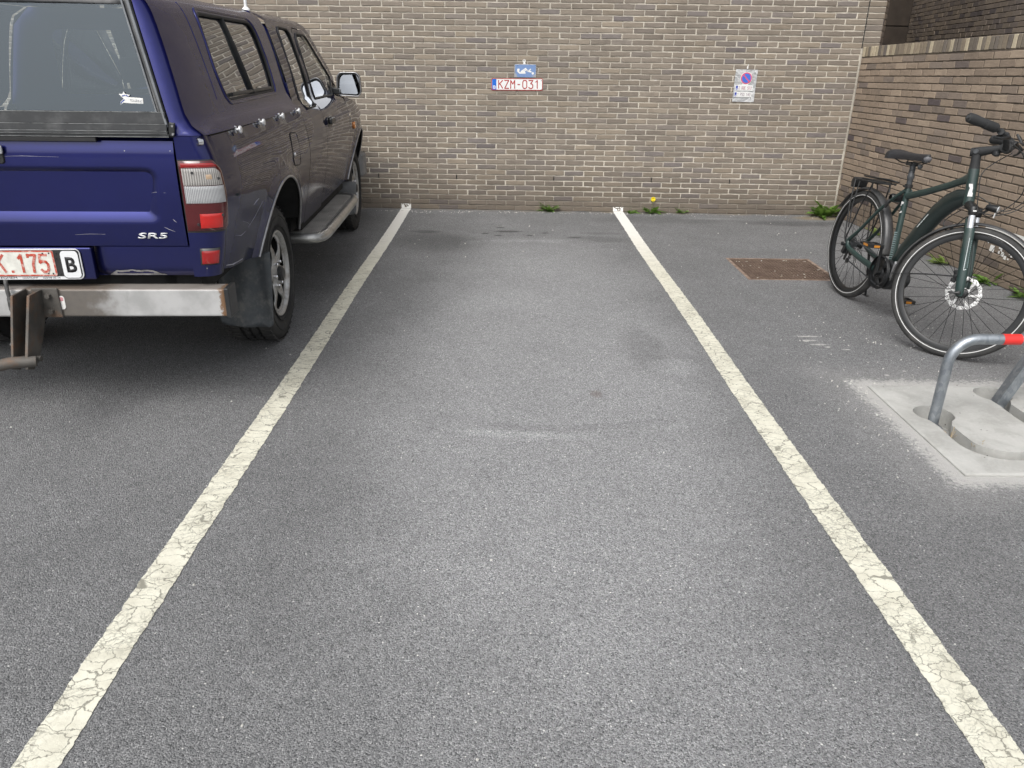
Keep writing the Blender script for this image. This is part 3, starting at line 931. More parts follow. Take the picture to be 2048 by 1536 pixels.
# ================================================================== WEEDS
def mat_leaf(name, c0, c1):
    k = NT(name)
    o = k.obj()
    n = k.noise(o, 30, 4)
    inf = k.n("ShaderNodeObjectInfo").outputs["Random"]
    c = k.mix(k.step(n, .3, .7), c0, c1)
    b = k.bsdf(c, .5, spec=.4)
    b.inputs["Subsurface Weight"].default_value = 0
    tr = k.n("ShaderNodeBsdfTranslucent"); k.put(tr.inputs[0], tuple(x * 1.6 for x in c1))
    ms = k.n("ShaderNodeMixShader"); ms.inputs[0].default_value = .28
    k.t.links.new(b.outputs[0], ms.inputs[1]); k.t.links.new(tr.outputs[0], ms.inputs[2]); k.t.links.new(ms.outputs[0], k.out.inputs[0])
    return k.m
M_LEAF = mat_leaf("weed_green", (.075, .16, .028), (.17, .29, .06))
M_LEAF2 = mat_leaf("weed_yellowgreen", (.10, .16, .03), (.20, .27, .07))
M_YEL = simple("dandelion_yellow", (.88, .70, .02), .7)
def leaf(mb, base, az, length, width, rise, droop, rnd, teeth=True):
    n = 9
    d = Vector((math.cos(az), math.sin(az), 0)); sd = Vector((-d.y, d.x, 0))
    vs = []
    tw = rnd.uniform(-.5, .5)
    for i in range(n + 1):
        t = i / n
        c = base + d * length * t * math.cos(rise * (1 - .3 * t)) + Vector((0, 0, length * (math.sin(rise) * t - droop * t * t)))
        c.z = max(c.z, .004)
        w = width * (math.sin(math.pi * min(1, t ** .75 * .97 + .03)) ** .8) * (.35 + .65 * min(1, t * 2))
        if teeth: w *= 1.0 if i % 2 else .55
        up = Vector((0, 0, tw * w * t + .25 * w))
        vs += [c + sd * w + up, c - Vector((0, 0, .15 * w)), c - sd * w + up - Vector((0, 0, 2 * tw * w * t))]
    fs = []
    for i in range(n):
        a = i * 3
        fs += [(a, a + 1, a + 4, a + 3), (a + 1, a + 2, a + 5, a + 4)]
    mb.add(vs, fs)
def weed(x, y, n, size, label, mat, away=-90, spread=210, flower=None, seed=0, tall=.9, group="weeds along the wall foot"):
    rnd = random.Random(seed)
    t = thing("dandelion" if flower else "weed", label, "weed", Matrix.Translation((x, y, 0)), group)
    size *= 1.12
    mb = MB()
    for i in range(n):
        az = R(away + rnd.uniform(-spread / 2, spread / 2))
        leaf(mb, Vector((rnd.uniform(-1, 1) * size * .35, rnd.uniform(-.3, .1) * size * .3, .004)), az, size * rnd.uniform(.55, 1.1), size * rnd.uniform(.12, .22), rnd.uniform(.3, 1.25) * tall, rnd.uniform(.05, .45), rnd)
    mb.build("leaves", mat, t, 60)
    if flower:
        fx, fz = flower
        st = MB(); st.tube([(0, -.01, 0), (fx * .3, -.012, fz * .5), (fx, -.006, fz)], .0016, 6); st.build("stem", M_LEAF2, t)
        fl_ = MB()
        for ring, (rr, hz, m) in enumerate(((.024, .002, 18), (.018, .006, 14), (.010, .010, 9))):
            for i in range(m):
                a = 2 * math.pi * (i + .5 * ring) / m
                d = Vector((math.cos(a), 0, math.sin(a))); s = Vector((-d.z, 0, d.x))
                c = Vector((fx, -.006, fz))
                fl_.add([c + s * .003, c - s * .003, c + d * rr - s * .004 + Vector((0, -hz, 0)), c + d * rr + s * .004 + Vector((0, -hz, 0))], [(0, 1, 2, 3)])
        fl_.build("flower_head", M_YEL, t, 0)
weed(.455, wallY(.45) - .03, 26, .125, "dense green weed at the wall foot in the middle of the empty bay", M_LEAF, seed=1)
weed(1.30, wallY(1.3) - .02, 13, .095, "straggling weed hard against the end of the right parking line", M_LEAF, seed=2, tall=.5)
weed(1.53, wallY(1.5) - .025, 22, .115, "leafy dandelion with one yellow flower on a tall stem", M_LEAF, seed=3, flower=(.012, .145))
weed(1.855, wallY(1.85) - .02, 12, .085, "smallest weed, a low tuft alone between the flowering dandelion and the corner", M_LEAF, seed=4)
weed(3.34, wallY(3.3) - .06, 34, .20, "largest weed, a spiky clump in the corner where the walls meet", M_LEAF, seed=6, tall=1.1)
def side_weed(s, n, size, label, mat, seed):
    p = WS.P(s, 0, .03)
    weed(p.x, p.y, n, size, label, mat, away=190, spread=220, seed=seed, group="weeds along the wall foot", tall=.8)
side_weed(.98, 10, .10, "pale weed on the low wall foot, glimpsed between the frame tubes of the bicycle", M_LEAF2, 8)
side_weed(2.05, 16, .12, "yellow-green weed seen through the front wheel left of the fork", M_LEAF2, 9)
side_weed(2.63, 18, .13, "green weed at the wall foot seen through the front wheel right of the fork", M_LEAF, 10)
side_weed(3.02, 16, .12, "weed at the foot of the low wall by the right edge of the photo", M_LEAF, 12)

# ================================================================== CYCLE STAND
def mat_concrete():
    k = NT("pale_concrete")
    o = k.obj()
    n1 = k.noise(o, 3.5, 6, .6); n2 = k.noise(o, 40, 4, .65); n3 = k.noise(o, 180, 3)
    c = k.mix(k.step(n1, .35, .7), (.46, .458, .435), (.36, .358, .338))
    c = k.mix(k.math('MULTIPLY', k.step(n2, .45, .8), .4), c, (.55, .545, .52))
    c = k.mix(k.math('MULTIPLY', k.step(k.noise(o, 7, 6, .75, .6), .50, .62), .35), c, (.30, .295, .275))
    pit = k.math('GREATER_THAN', k.sep(k.vor(o, 45, out="Color"))[0], .97)
    c = k.mix(k.math('MULTIPLY', k.math('MULTIPLY', pit, k.math('LESS_THAN', k.vor(o, 45), .18)), .8), c, (.10, .095, .085))
    k.bsdf(c, .85, normal=k.bump(k.math('ADD', n2, n3), .45, .004), spec=.3)
    return k.m
M_CONC = mat_concrete()
slab = thing("concrete_slab", "pale concrete slab with recessed grooves, set in the tarmac under the steel cycle stands", "concrete slab", Matrix.Translation(((SLAB[0] + SLAB[1]) / 2, (SLAB[2] + SLAB[3]) / 2, 0)))
sx_, sy_ = slab.location.x, slab.location.y
def arcpts(cx, cy, r, a0, a1, n=14):
    return [(cx + r * math.cos(R(a0 + (a1 - a0) * i / n)), cy + r * math.sin(R(a0 + (a1 - a0) * i / n))) for i in range(n + 1)]
def groove(cx, cy, r, xr):
    """round pocket with a slot that runs to the camera and swings to the right"""
    gy = cy - .41
    o = arcpts(cx, cy, r, -58, 232, 26)                      # pocket, open to the camera side
    o += [(cx - .045, cy - .14), (cx - .050, cy - .26)]
    o += [(cx - .050 + .16 * (1 - math.cos(R(a))), cy - .28 - .165 * math.sin(R(a))) for a in range(10, 91, 10)]
    o += [(xr, cy - .445), (xr, cy - .375)]
    o += [(cx + .022 + .15 * (1 - math.cos(R(a))), cy - .265 - .11 * math.sin(R(a))) for a in range(90, 9, -10)]
    o += [(cx + .022, cy - .25), (cx + .020, cy - .12)]
    return o
holes = [groove(1.992, 3.225, .088, 2.66), groove(2.405, 3.463, .085, 3.0)]
ZT = .010
bev = .012
outer = [(SLAB[0], SLAB[2]), (SLAB[1], SLAB[2]), (SLAB[1], SLAB[3]), (SLAB[0], SLAB[3])]
inner = rpoly([(SLAB[0] + bev, SLAB[2] + bev), (SLAB[1] - bev, SLAB[2] + bev), (SLAB[1] - bev, SLAB[3] - bev), (SLAB[0] + bev, SLAB[3] - bev)], .0)
V2, F2 = flat(inner, holes)
mb = MB(Matrix.Translation((-sx_, -sy_, 0)))
mb.add([(a, b, ZT) for a, b in V2], F2)
for h in holes:
    n = len(h)
    mb.add([(a, b, ZT) for a, b in h] + [(a, b, -.075) for a, b in h], [(i, (i + 1) % n, n + (i + 1) % n, n + i) for i in range(n)])
q = [(*p, ZT - .004) for p in outer] + [(*p, ZT) for p in inner] + [(*p, -.08) for p in outer]
mb.add(q, [(i, (i + 1) % 4, 4 + (i + 1) % 4, 4 + i) for i in range(4)] + [(8 + i, 8 + (i + 1) % 4, (i + 1) % 4, i) for i in range(4)] + [(8, 9, 10, 11)])
x0, x1, y0, y1 = SLAB
mb.add([(x0, y0, -.075), (x1, y0, -.075), (x1, y1, -.075), (x0, y1, -.075)], [(0, 1, 2, 3)])
mb.build("paving_slab", M_CONC, slab, 0)
def dry(cx, cy, seed):
    mb = MB(Matrix.Translation((-sx_, -sy_, 0))); rr = random.Random(seed)
    for i in range(5):
        a = rr.uniform(0, 6.28); e = Vector((cx + .035 * math.cos(a), cy + .035 * math.sin(a), rr.uniform(0, .02)))
        mb.tube([(cx, cy, -.05), (cx, cy, -.03), tuple(e)], .0012, 5)
    mb.build("dry_stalks", simple("dry_straw", (.42, .33, .20), .8) if "dry_straw" not in bpy.data.materials else bpy.data.materials["dry_straw"], slab, 0)
dry(1.985, 3.05, 1); dry(2.03, 2.95, 2)

def mat_galv():
    k = NT("galvanised_steel")
    o = k.obj()
    sp = k.sep(k.vor(k.mapv(o, (1, 1, .6)), 60, out="Color"))[0]
    n = k.noise(o, 18, 4)
    c = k.mix(sp, (.30, .33, .36), (.42, .45, .48))
    c = k.mix(k.math('MULTIPLY', k.step(n, .45, .7), .5), c, (.22, .25, .28))
    k.bsdf(c, k.math('ADD', .38, k.math('MULTIPLY', n, .15)), .85, spec=.5)
    return k.m
M_GALV = mat_galv()
M_REDTAPE = simple("red_reflective_tape", (.70, .035, .03), .35, var=.05)
def hoop_path(x0, y0, zt, r, x1, dy=0):
    p = [(x0, y0, -.07), (x0, y0, .05), (x0, y0, zt - r - .05), (x0, y0, zt - r)]
    for a in range(10, 91, 10):
        p.append((x0 + r * (1 - math.cos(R(a))), y0, zt - r + r * math.sin(R(a))))
    p += [(x0 + r + .06, y0, zt), (x1 - r - .06, y0 + dy, zt)]
    for a in range(0, 91, 10):
        p.append((x1 - r + r * math.sin(R(a)), y0 + dy, zt - r + r * math.cos(R(a))))
    p += [(x1, y0 + dy, .05), (x1, y0 + dy, -.07)]
    return p
st = thing("cycle_stand", "galvanised steel cycle hoop with a red band, standing in the front pocket of the slab", "cycle stand", Matrix.Translation((1.955, 3.165, 0)), "steel cycle stands")
mb = MB(Matrix.Translation((-1.955, -3.165, 0)))
mb.tube(hoop_path(1.957, 3.160, .402, .115, 2.75), .0235, 20)
mb.build("hoop", M_GALV, st, 60)
mb = MB(Matrix.Translation((-1.955, -3.165, 0)))
mb.tube([(2.168, 3.160, .402), (2.21, 3.160, .402), (2.248, 3.160, .402)], .0243, 20)
mb.build("red_band", M_REDTAPE, st, 60)
mb = MB(Matrix.Translation((-1.955, -3.165, 0)))
mb.lathe([(.024, -.05), (.045, -.035), (.045, -.025), (.028, -.012), (.025, -.012)], 18, 'Z', (1.957, 3.160, 0))
mb.build("base_collar", M_GALV, st, 60)
st2 = thing("cycle_stand", "galvanised channel strut with a bolt hole, leaning out of the rear pocket of the slab", "cycle stand", Matrix.Translation((2.40, 3.43, 0)), "steel cycle stands")
mb = MB(Matrix.Translation((-2.40, -3.43, 0)))
a_, b_ = Vector((2.385, 3.405, -.06)), Vector((2.60, 3.405, .47))
d_ = (b_ - a_).normalized(); sd_ = Vector((0, 1, 0)); nn_ = d_.cross(sd_)
for off, w_, dp in ((nn_ * .024, .05, .004), (-nn_ * .0, 0, 0)):
    pass
prof = [(-.025, .024), (.025, .024), (.025, -.024), (.020, -.024), (.020, .019), (-.020, .019), (-.020, -.024), (-.025, -.024)]
vs = [p + sd_ * a + nn_ * b for p in (a_, b_) for a, b in prof]
mb.add(vs, [(i, (i + 1) % 8, 8 + (i + 1) % 8, 8 + i) for i in range(8)])
mb.tube([b_, b_ + Vector((.03, 0, .03)), b_ + Vector((.1, 0, .04)), (2.90, 3.405, .51), (2.96, 3.405, .49), (2.99, 3.405, .43), (2.99, 3.405, .0)], .024, 14)
mb.build("strut", M_GALV, st2, 30)
c_ = a_ + d_ * .33
mb = MB(Matrix.Translation((-2.40, -3.43, 0)))
mb.tube([c_ - sd_ * .0252, c_ - sd_ * .0262], .007, 14)
mb.build("bolt_hole", M_BLACK, st2, 0)
mb = MB(Matrix.Translation((-2.40, -3.43, 0)))
mb.lathe([(.024, -.05), (.045, -.035), (.045, -.025), (.028, -.012), (.025, -.012)], 18, 'Z', (2.39, 3.405, 0))
mb.build("base_collar", M_GALV, st2, 60)
# ================================================================== PICKUP
def mat_paint(name, col, coat=1.0, rough=.35, crough=.04, peel=.02, dirt=.25, metal=.95):
    k = NT(name)
    o = k.obj(); z = k.sep(o)[2]
    n1 = k.noise(o, 2.2, 5, .6); n2 = k.noise(o, 60, 4, .7)
    c = k.mix(k.step(n1, .35, .7), col, tuple(x * 1.18 for x in col))
    road = k.math('SUBTRACT', 1, k.step(k.math('ADD', z, k.math('MULTIPLY', k.math('SUBTRACT', n1, .5), .5)), .45, .95))
    dm = k.math('MULTIPLY', k.math('ADD', k.math('MULTIPLY', road, .8), k.math('MULTIPLY', k.step(n2, .5, .9), .12)), dirt)
    c = k.mix(dm, c, (.13, .125, .12))
    chips = k.math('MULTIPLY', k.math('GREATER_THAN', k.sep(k.vor(o, 26, out="Color"))[1], .985), k.math('LESS_THAN', k.vor(o, 26), .07))
    c = k.mix(k.math('MULTIPLY', chips, .8), c, (.5, .5, .5))
    w = k.noise(o, 5, 2, .5)
    h = k.math('ADD', w, k.math('MULTIPLY', k.noise(o, 28, 2), .08))
    nm = k.bump(h, peel, .05)
    r = k.math('ADD', rough, k.math('MULTIPLY', n2, .1))
    cr = k.math('ADD', crough, k.math('MULTIPLY', road, .16))
    b = k.bsdf(c, r, metal, coat, cr, nm, .15)
    k.put(b.inputs["Coat Normal"], nm)
    b.inputs["Coat IOR"].default_value = 1.5
    b.inputs["Specular Tint"].default_value = (.10, .10, .16, 1)
    return k.m
M_PAINT = mat_paint("deep_blue_paint", (.016, .020, .122), peel=.008, dirt=.10)
M_PAINT_CAN = mat_paint("canopy_blue_gelcoat", (.016, .019, .125), rough=.5, crough=.12, peel=.012, dirt=.06)
M_RUBBER = simple("black_rubber", (.018, .018, .019), .6, var=.2, bump=.1)
M_TYRE = simple("tyre_rubber", (.028, .028, .028), .82, var=.25, vscale=8, dirt=(.10, .095, .085), dirt_amt=.6, dirt_scale=5, bump=.15, bscale=60)
M_FLAP = simple("mud_flap_rubber", (.060, .068, .075), .55, var=.2, vscale=6, dirt=(.22, .215, .20), dirt_amt=.6, dirt_scale=13, bump=.25, bscale=50)
M_TRIM = simple("black_trim", (.022, .023, .024), .38, var=.15, vscale=20, dirt=(.10, .10, .10), dirt_amt=.3)
M_UNDER = simple("underbody_black", (.012, .012, .012), .9, var=.3)
M_CABIN = simple("dark_upholstery", (.045, .047, .05), .9, var=.15)
def mat_alloy():
    k = NT("scuffed_alloy")
    o = k.obj()
    n = k.noise(o, 14, 5, .65); n2 = k.noise(o, 50, 4)
    c = k.mix(k.step(n, .42, .7), (.52, .52, .51), (.30, .28, .25))
    c = k.mix(k.math('MULTIPLY', k.step(n2, .55, .8), .6), c, (.16, .13, .10))
    k.bsdf(c, .42, .55, spec=.5)
    return k.m
M_ALLOY = mat_alloy()
def mat_glass(name, tint, refl, see, ior=1.55, glossc=(.95, .97, 1)):
    k = NT(name)
    fr = k.n("ShaderNodeFresnel"); fr.inputs[0].default_value = ior
    gl = k.n("ShaderNodeBsdfGlossy"); gl.inputs["Roughness"].default_value = .015; gl.inputs["Color"].default_value = (*glossc, 1)
    tr = k.n("ShaderNodeBsdfTransparent"); tr.inputs[0].default_value = (*tint, 1)
    df = k.n("ShaderNodeBsdfDiffuse"); df.inputs[0].default_value = (.020, .023, .025, 1)
    m1 = k.n("ShaderNodeMixShader"); m1.inputs[0].default_value = see
    k.t.links.new(df.outputs[0], m1.inputs[1]); k.t.links.new(tr.outputs[0], m1.inputs[2])
    m2 = k.n("ShaderNodeMixShader")
    k.put(m2.inputs[0], k.math('MULTIPLY', fr.outputs[0], refl, clamp=True))
    k.t.links.new(m1.outputs[0], m2.inputs[1]); k.t.links.new(gl.outputs[0], m2.inputs[2])
    k.t.links.new(m2.outputs[0], k.out.inputs[0])
    return k.m
M_GLASS = mat_glass("tinted_side_glass", (.30, .33, .32), 2.0, .8)
M_GLASS_R = mat_glass("rear_hatch_glass", (.74, .80, .82), 2.1, .82, glossc=(.80, .92, 1))
M_GLASS_W = mat_glass("windscreen_glass", (.88, .92, .91), 1.4, .97)

def lerp_tab(tab, v):
    if v <= tab[0][0]: return tab[0][1]
    for i in range(len(tab) - 1):
        a, b = tab[i], tab[i + 1]
        if v <= b[0]:
            t = (v - a[0]) / (b[0] - a[0])
            p0 = tab[max(0, i - 1)]; p3 = tab[min(len(tab) - 1, i + 2)]
            m1 = (b[1] - p0[1]) / max(1e-6, b[0] - p0[0]); m2 = (p3[1] - a[1]) / max(1e-6, p3[0] - a[0])
            h = b[0] - a[0]
            return (2 * t ** 3 - 3 * t * t + 1) * a[1] + (t ** 3 - 2 * t * t + t) * h * m1 + (-2 * t ** 3 + 3 * t * t) * b[1] + (t ** 3 - t * t) * h * m2
    return tab[-1][1]
W_LOW = [(.40, .800), (.50, .826), (.575, .842), (.70, .872), (.80, .892), (.90, .906), (.98, .910), (1.06, .903), (1.13, .888), (1.19, .870), (1.22, .862)]
W_CAB = W_LOW[:8] + [(1.12, .890), (1.16, .878), (1.19, .862), (1.215, .836), (1.24, .826), (1.40, .792), (1.55, .750), (1.64, .722), (1.69, .700), (1.72, .66), (1.74, .60)]
W_CAN = [(1.19, .872), (1.21, .868), (1.222, .850), (1.24, .828), (1.27, .806), (1.40, .774), (1.53, .742), (1.62, .716), (1.67, .696), (1.71, .662), (1.735, .60)]
AX_R, AX_F, WZ = 0.0, 3.03, .372
def taper(y):
    t = 0
    if y < -.75: t -= ((-.75 - y) / .35) ** 2 * .022
    if y > 2.75: t -= ((y - 2.75) / 1.1) ** 2 * .11
    return t
def flare(y, z):
    f = 0
    for yc in (AX_R, AX_F):
        r = math.hypot(y - yc, z - WZ)
        f = max(f, .016 * math.exp(-((r - .53) / .06) ** 2))
    return f
def X_low(y, z): return lerp_tab(W_LOW, z) + taper(y) + flare(y, z)
def X_cab(y, z): return lerp_tab(W_CAB, z) + taper(y) + flare(y, z)
def X_can(y, z): return lerp_tab(W_CAN, z) + taper(y) * .6

TRUCK_MW = Matrix.Translation((-2.10, 4.19, 0)) @ Matrix.Rotation(R(2.5), 4, 'Z')
truck = thing("pickup_truck", "dark blue pickup with a matching canopy, parked nose to the wall beside the empty bay", "pickup truck", TRUCK_MW)

def arch(yc, r, a0, a1, n=18):
    return [(yc + r * math.cos(R(a0 + (a1 - a0) * i / n)), WZ + r * math.sin(R(a0 + (a1 - a0) * i / n))) for i in range(n + 1)]
M_ARCH = simple('dull_chrome', (.42, .42, .43), .35, .9, var=.2)
A0 = math.degrees(math.asin((.585 - WZ) / .53))
bed = [(-1.005, .660), (-.90, .640), (-.75, .625), (-.60, .605)] + arch(0, .53, 180 - A0, math.degrees(math.asin((.52 - WZ) / .53))) + [(.727, .52), (.727, 1.196), (-1.005, 1.206)]
cab = [(.737, .505), (1.355, .505), (1.357, 1.10), (1.360, 1.56), (1.385, 1.640), (1.43, 1.668), (1.76, 1.662), (1.82, 1.645), (2.29, 1.345), (2.40, 1.192), (2.452, 1.192), (2.452, 1.205),
       (2.34, 1.38), (1.90, 1.688), (1.78, 1.715), (1.40, 1.730), (.737, 1.733)]
quarter = rpoly([(.945, 1.185), (1.275, 1.185), (1.315, 1.30), (1.295, 1.655), (.975, 1.662), (.935, 1.30)], [.05, .03, .06, .07, .05, .06])
door = [(1.364, .525), (2.446, .525), (2.446, 1.184), (2.392, 1.186), (2.282, 1.340), (1.815, 1.638), (1.758, 1.655), (1.435, 1.661), (1.392, 1.634), (1.368, 1.56)]
doorwin = rpoly([(1.425, 1.222), (2.13, 1.216), (2.235, 1.335), (1.79, 1.612), (1.735, 1.630), (1.46, 1.634), (1.415, 1.56)], [.02, .02, .03, .03, .03, .04, .05])
fend = [(2.455, .525)] + arch(AX_F, .53, 180 - math.degrees(math.asin((.525 - WZ) / .53)), math.degrees(math.asin((.55 - WZ) / .53))) + [(3.78, .55), (3.82, .70), (3.80, .82), (3.62, .935), (3.35, 1.03), (2.95, 1.125), (2.60, 1.178), (2.455, 1.192)]
side_can = [(-1.065, 1.208), (.712, 1.200), (.700, 1.45), (.690, 1.733), (-.965, 1.733), (-.985, 1.66)]
canwin = rpoly([(-.475, 1.305), (.445, 1.312), (.465, 1.45), (.440, 1.665), (-.47, 1.672), (-.515, 1.44)], [.16, .04, .05, .11, .05, .12], 7)

for s in (1, -1):
    fl_ = s > 0
    def S(xf, off=0, s=s):
        return lambda y, z: Vector((s * (xf(y, z) + off), y, z))
    sheet("bed_side", M_PAINT, truck, bed, [], S(X_low), .05, flip=not fl_)
    cs = sheet("cab_side", M_PAINT, truck, cab, [quarter], S(X_cab), .05, flip=not fl_)
    dr = sheet("door", M_PAINT, truck, door, [doorwin], S(X_cab), .05, flip=not fl_)
    sheet("front_fender", M_PAINT, truck, fend, [], S(X_low), .05, flip=not fl_)
    cw = sheet("canopy_side", M_PAINT_CAN, truck, side_can, [canwin], S(X_can, .006), .045, flip=not fl_)
    # raised moulding around the canopy window, its rubber and glass
    def ring(outline, xf, r, off, name, mat, par, seg=8, s=s):
        mb = MB(); mb.tube([(s * (xf(a, b) + off), a, b) for a, b in outline], r, seg, closed=True); return mb.build(name, mat, par, 60)
    def grow(o, d):
        cx = sum(p[0] for p in o) / len(o); cy = sum(p[1] for p in o) / len(o)
        wx = (max(p[0] for p in o) - min(p[0] for p in o)) / 2; wy = (max(p[1] for p in o) - min(p[1] for p in o)) / 2
        return [(cx + (p[0] - cx) * (1 + d / wx), cy + (p[1] - cy) * (1 + d / wy)) for p in o]
    ring(grow(canwin, .014), X_can, .008, .004, "window_moulding", M_PAINT_CAN, cw)
    ring(grow(canwin, -.004), X_can, .008, .000, "window_seal", M_RUBBER, cw)
    gl = sheet("window_glass", M_GLASS, cw, grow(canwin, .022), [], S(X_can, -.008), .06, flip=not fl_)
    dv = MB(); dv.tube([(s * (X_can(y, z) - .001), y, z) for y, z in ((-.085, 1.664), (-.06, 1.53), (-.03, 1.42), (.0, 1.318))], .011, 8, squash=(1, .6)); dv.build("sash_bar", M_TRIM, cw)
    sl = MB(); sl.tube([(s * (X_can(y, 1.330)), y, 1.330 + .002 * y) for y in frange(-.42, .43, .05)], .009, 8); sl.build("sash_sill", M_TRIM, cw)
    # crease down the canopy flank
    cr = MB(); cr.tube([(s * (X_can(-.63, z) + .0055), -.63, z) for z in frange(1.29, 1.73, .03)], .0028, 8); cr.build("crease", M_PAINT_CAN, cw, 80)
    # cab glass
    ring(grow(quarter, -.003), X_cab, .007, .001, "window_seal", M_RUBBER, cs)
    sheet("window_glass", M_GLASS, cs, grow(quarter, .016), [], S(X_cab, -.006), .08, flip=not fl_)
    ring(grow(doorwin, -.003), X_cab, .008, .001, "window_seal", M_RUBBER, dr)
    sheet("window_glass", M_GLASS_W, dr, grow(doorwin, .012), [], S(X_cab, -.008), .08, flip=not fl_)
    ring([(a, b) for a, b in door], X_cab, .004, -.006, "door_gap", M_BLACK, dr, 6)
    # lips of the wheel arches
    for yc, r0, a0, a1, nm in ((AX_R, .53, 16, 180 - A0, "arch_trim"), (AX_F, .53, 20, 163, "arch_trim")):
        lp = MB(); lp.tube([(s * (X_low(a, b) + .002), a, b) for a, b in arch(yc, r0 - .002, a0, a1, 40)], .0065, 8)
        lp.build(nm, M_ARCH, truck, 60)
        wl = MB()
        def well(u, v, s=s, yc=yc):
            a = R(24 + 132 * u); rr = .535
            yy, zz = yc + rr * math.cos(a), WZ + rr * math.sin(a)
            return Vector((s * (X_low(yy, zz) - .008 - .45 * v), yy, zz))
        wl.grid(well, 24, 2); wl.build("wheel_well", M_UNDER, truck, 60)

# inner black shells that close the gaps between the panels
ib = MB()
ib.box((0, -.70, .80), (1.50, .60, .50)); ib.box((0, .70, .62), (1.56, .22, .28)); ib.box((0, 1.6, .58), (1.62, 1.72, .24)); ib.box((0, 3.2, .85), (1.1, 1.1, .55)); ib.box((0, 0, .78), (1.0, 1.2, .46))
ib.build("underbody", M_UNDER, truck, 0)
for s in (1, -1):
    for x, y, z in ((.820, 1.36, .85), (.820, .73, .88), (.825, 2.45, .86)):
        bk = MB(); bk.box((s * x, y, z), (.02, .06, .66)); bk.build("seam_backing", M_BLACK, truck, 0)

# roofs, bonnet, windscreen, front end
def roof(u, v):
    y = .690 + (1.79 - .690) * v; q = 2 * u - 1
    return Vector((q * .605, y, 1.7385 + .030 * (1 - q * q) - .018 * max(0, (v - .8) / .2) ** 2))
rf = MB(); rf.grid(roof, 12, 10); rf.build("cab_roof", M_PAINT, truck, 60)
def croof(u, v):
    y = -.965 + (.690 + .965) * v; q = 2 * u - 1
    return Vector((q * .606, y, 1.7345 + .045 * (1 - q * q)))
rf = MB(); rf.grid(croof, 12, 10); rf.build("canopy_roof", M_PAINT_CAN, truck, 60)
HOOD = [(2.455, 1.192), (2.60, 1.178), (2.95, 1.125), (3.35, 1.03), (3.62, .935), (3.80, .82)]
def hood(u, v):
    y = 2.42 + (3.80 - 2.42) * v; z = lerp_tab(HOOD, max(2.455, y)); q = 2 * u - 1
    return Vector((q * X_low(max(y, 2.455), z), y, z + .035 * (1 - q * q)))
hd = MB(); hd.grid(hood, 14, 16); hd.build("bonnet", M_PAINT, truck, 60)
def scr(u, v):
    q = 2 * u - 1
    return Vector((q * (.80 - .15 * v), 2.44 - .60 * v + .10 * (1 - q * q), 1.205 + .50 * v))
ws = MB(); ws.grid(scr, 8, 6); ws.build("windscreen", M_GLASS_W, truck, 60)
fr_ = MB(); fr_.box((0, 3.79, .72), (1.50, .04, .30)); fr_.build("grille", M_TRIM, truck, 0, .01)
fb = MB()
fb.prism(rpoly([(-.84, 3.55), (.84, 3.55), (.86, 3.72), (.80, 3.86), (-.80, 3.86), (-.86, 3.72)], .05), 'Z', .40, .62)
fb.build("front_bumper", simple("bumper_grey", (.22, .22, .22), .5), truck, 30, .02)
for s in (1, -1):
    hl = MB(); hl.prism(rrect(s * .62 - .14, s * .62 + .14, .68, .84, .03), 'Y', 3.79, 3.83); hl.build("headlight", simple("headlight_glass", (.6, .62, .63), .1, coat=1) if s > 0 else bpy.data.materials["headlight_glass"], truck, 30)

# cab back wall with its window, seats, wheel
cb = [(-.80, .55), (.80, .55), (.86, 1.0), (.83, 1.2), (.72, 1.64), (.62, 1.735), (-.62, 1.735), (-.72, 1.64), (-.83, 1.2), (-.86, 1.0)]
bwin = rrect(-.52, .52, 1.27, 1.62, .05)
sheet("cab_back_wall", M_PAINT, truck, cb, [bwin], lambda a, b: Vector((a, .742, b)), .3)
sheet("back_window", M_GLASS_W, truck, grow(bwin, .025), [], lambda a, b: Vector((a, .748, b)), .4)
for sx in (-.36, .36):
    st_ = MB()
    st_.prism(rpoly([(1.55, .80), (2.05, .82), (2.05, .90), (1.72, .93), (1.58, 1.27), (1.46, 1.27)], .05), 'X', sx - .22, sx + .22)
    st_.prism(rpoly([(1.47, 1.31), (1.56, 1.31), (1.54, 1.47), (1.47, 1.47)], .03), 'X', sx - .11, sx + .11)
    st_.build("seat", M_CABIN, truck, 40, .02)
sw = MB()
cz = Vector((-.36, 2.02, 1.16)); ax = Vector((0, -.85, .5)).normalized(); u_ = Vector((1, 0, 0)); v_ = ax.cross(u_)
sw.tube([cz + (u_ * math.cos(a) + v_ * math.sin(a)) * .19 for a in [2 * math.pi * i / 28 for i in range(28)]], .014, 8, closed=True)
sw.tube([cz - u_ * .18, cz + u_ * .18], .02, 8); sw.tube([cz, cz - ax * .3], .03, 8)
sw.build("steering_wheel", M_CABIN, truck)
for s in (1, -1):
    pass
da = MB(); da.box((0, 2.28, 1.02), (1.5, .32, .30)); da.build("dashboard", M_CABIN, truck, 0, .04)
bf = MB(); bf.box((0, -.17, .98), (1.62, 1.72, .05)); bf.build("load_floor", M_UNDER, truck, 0)

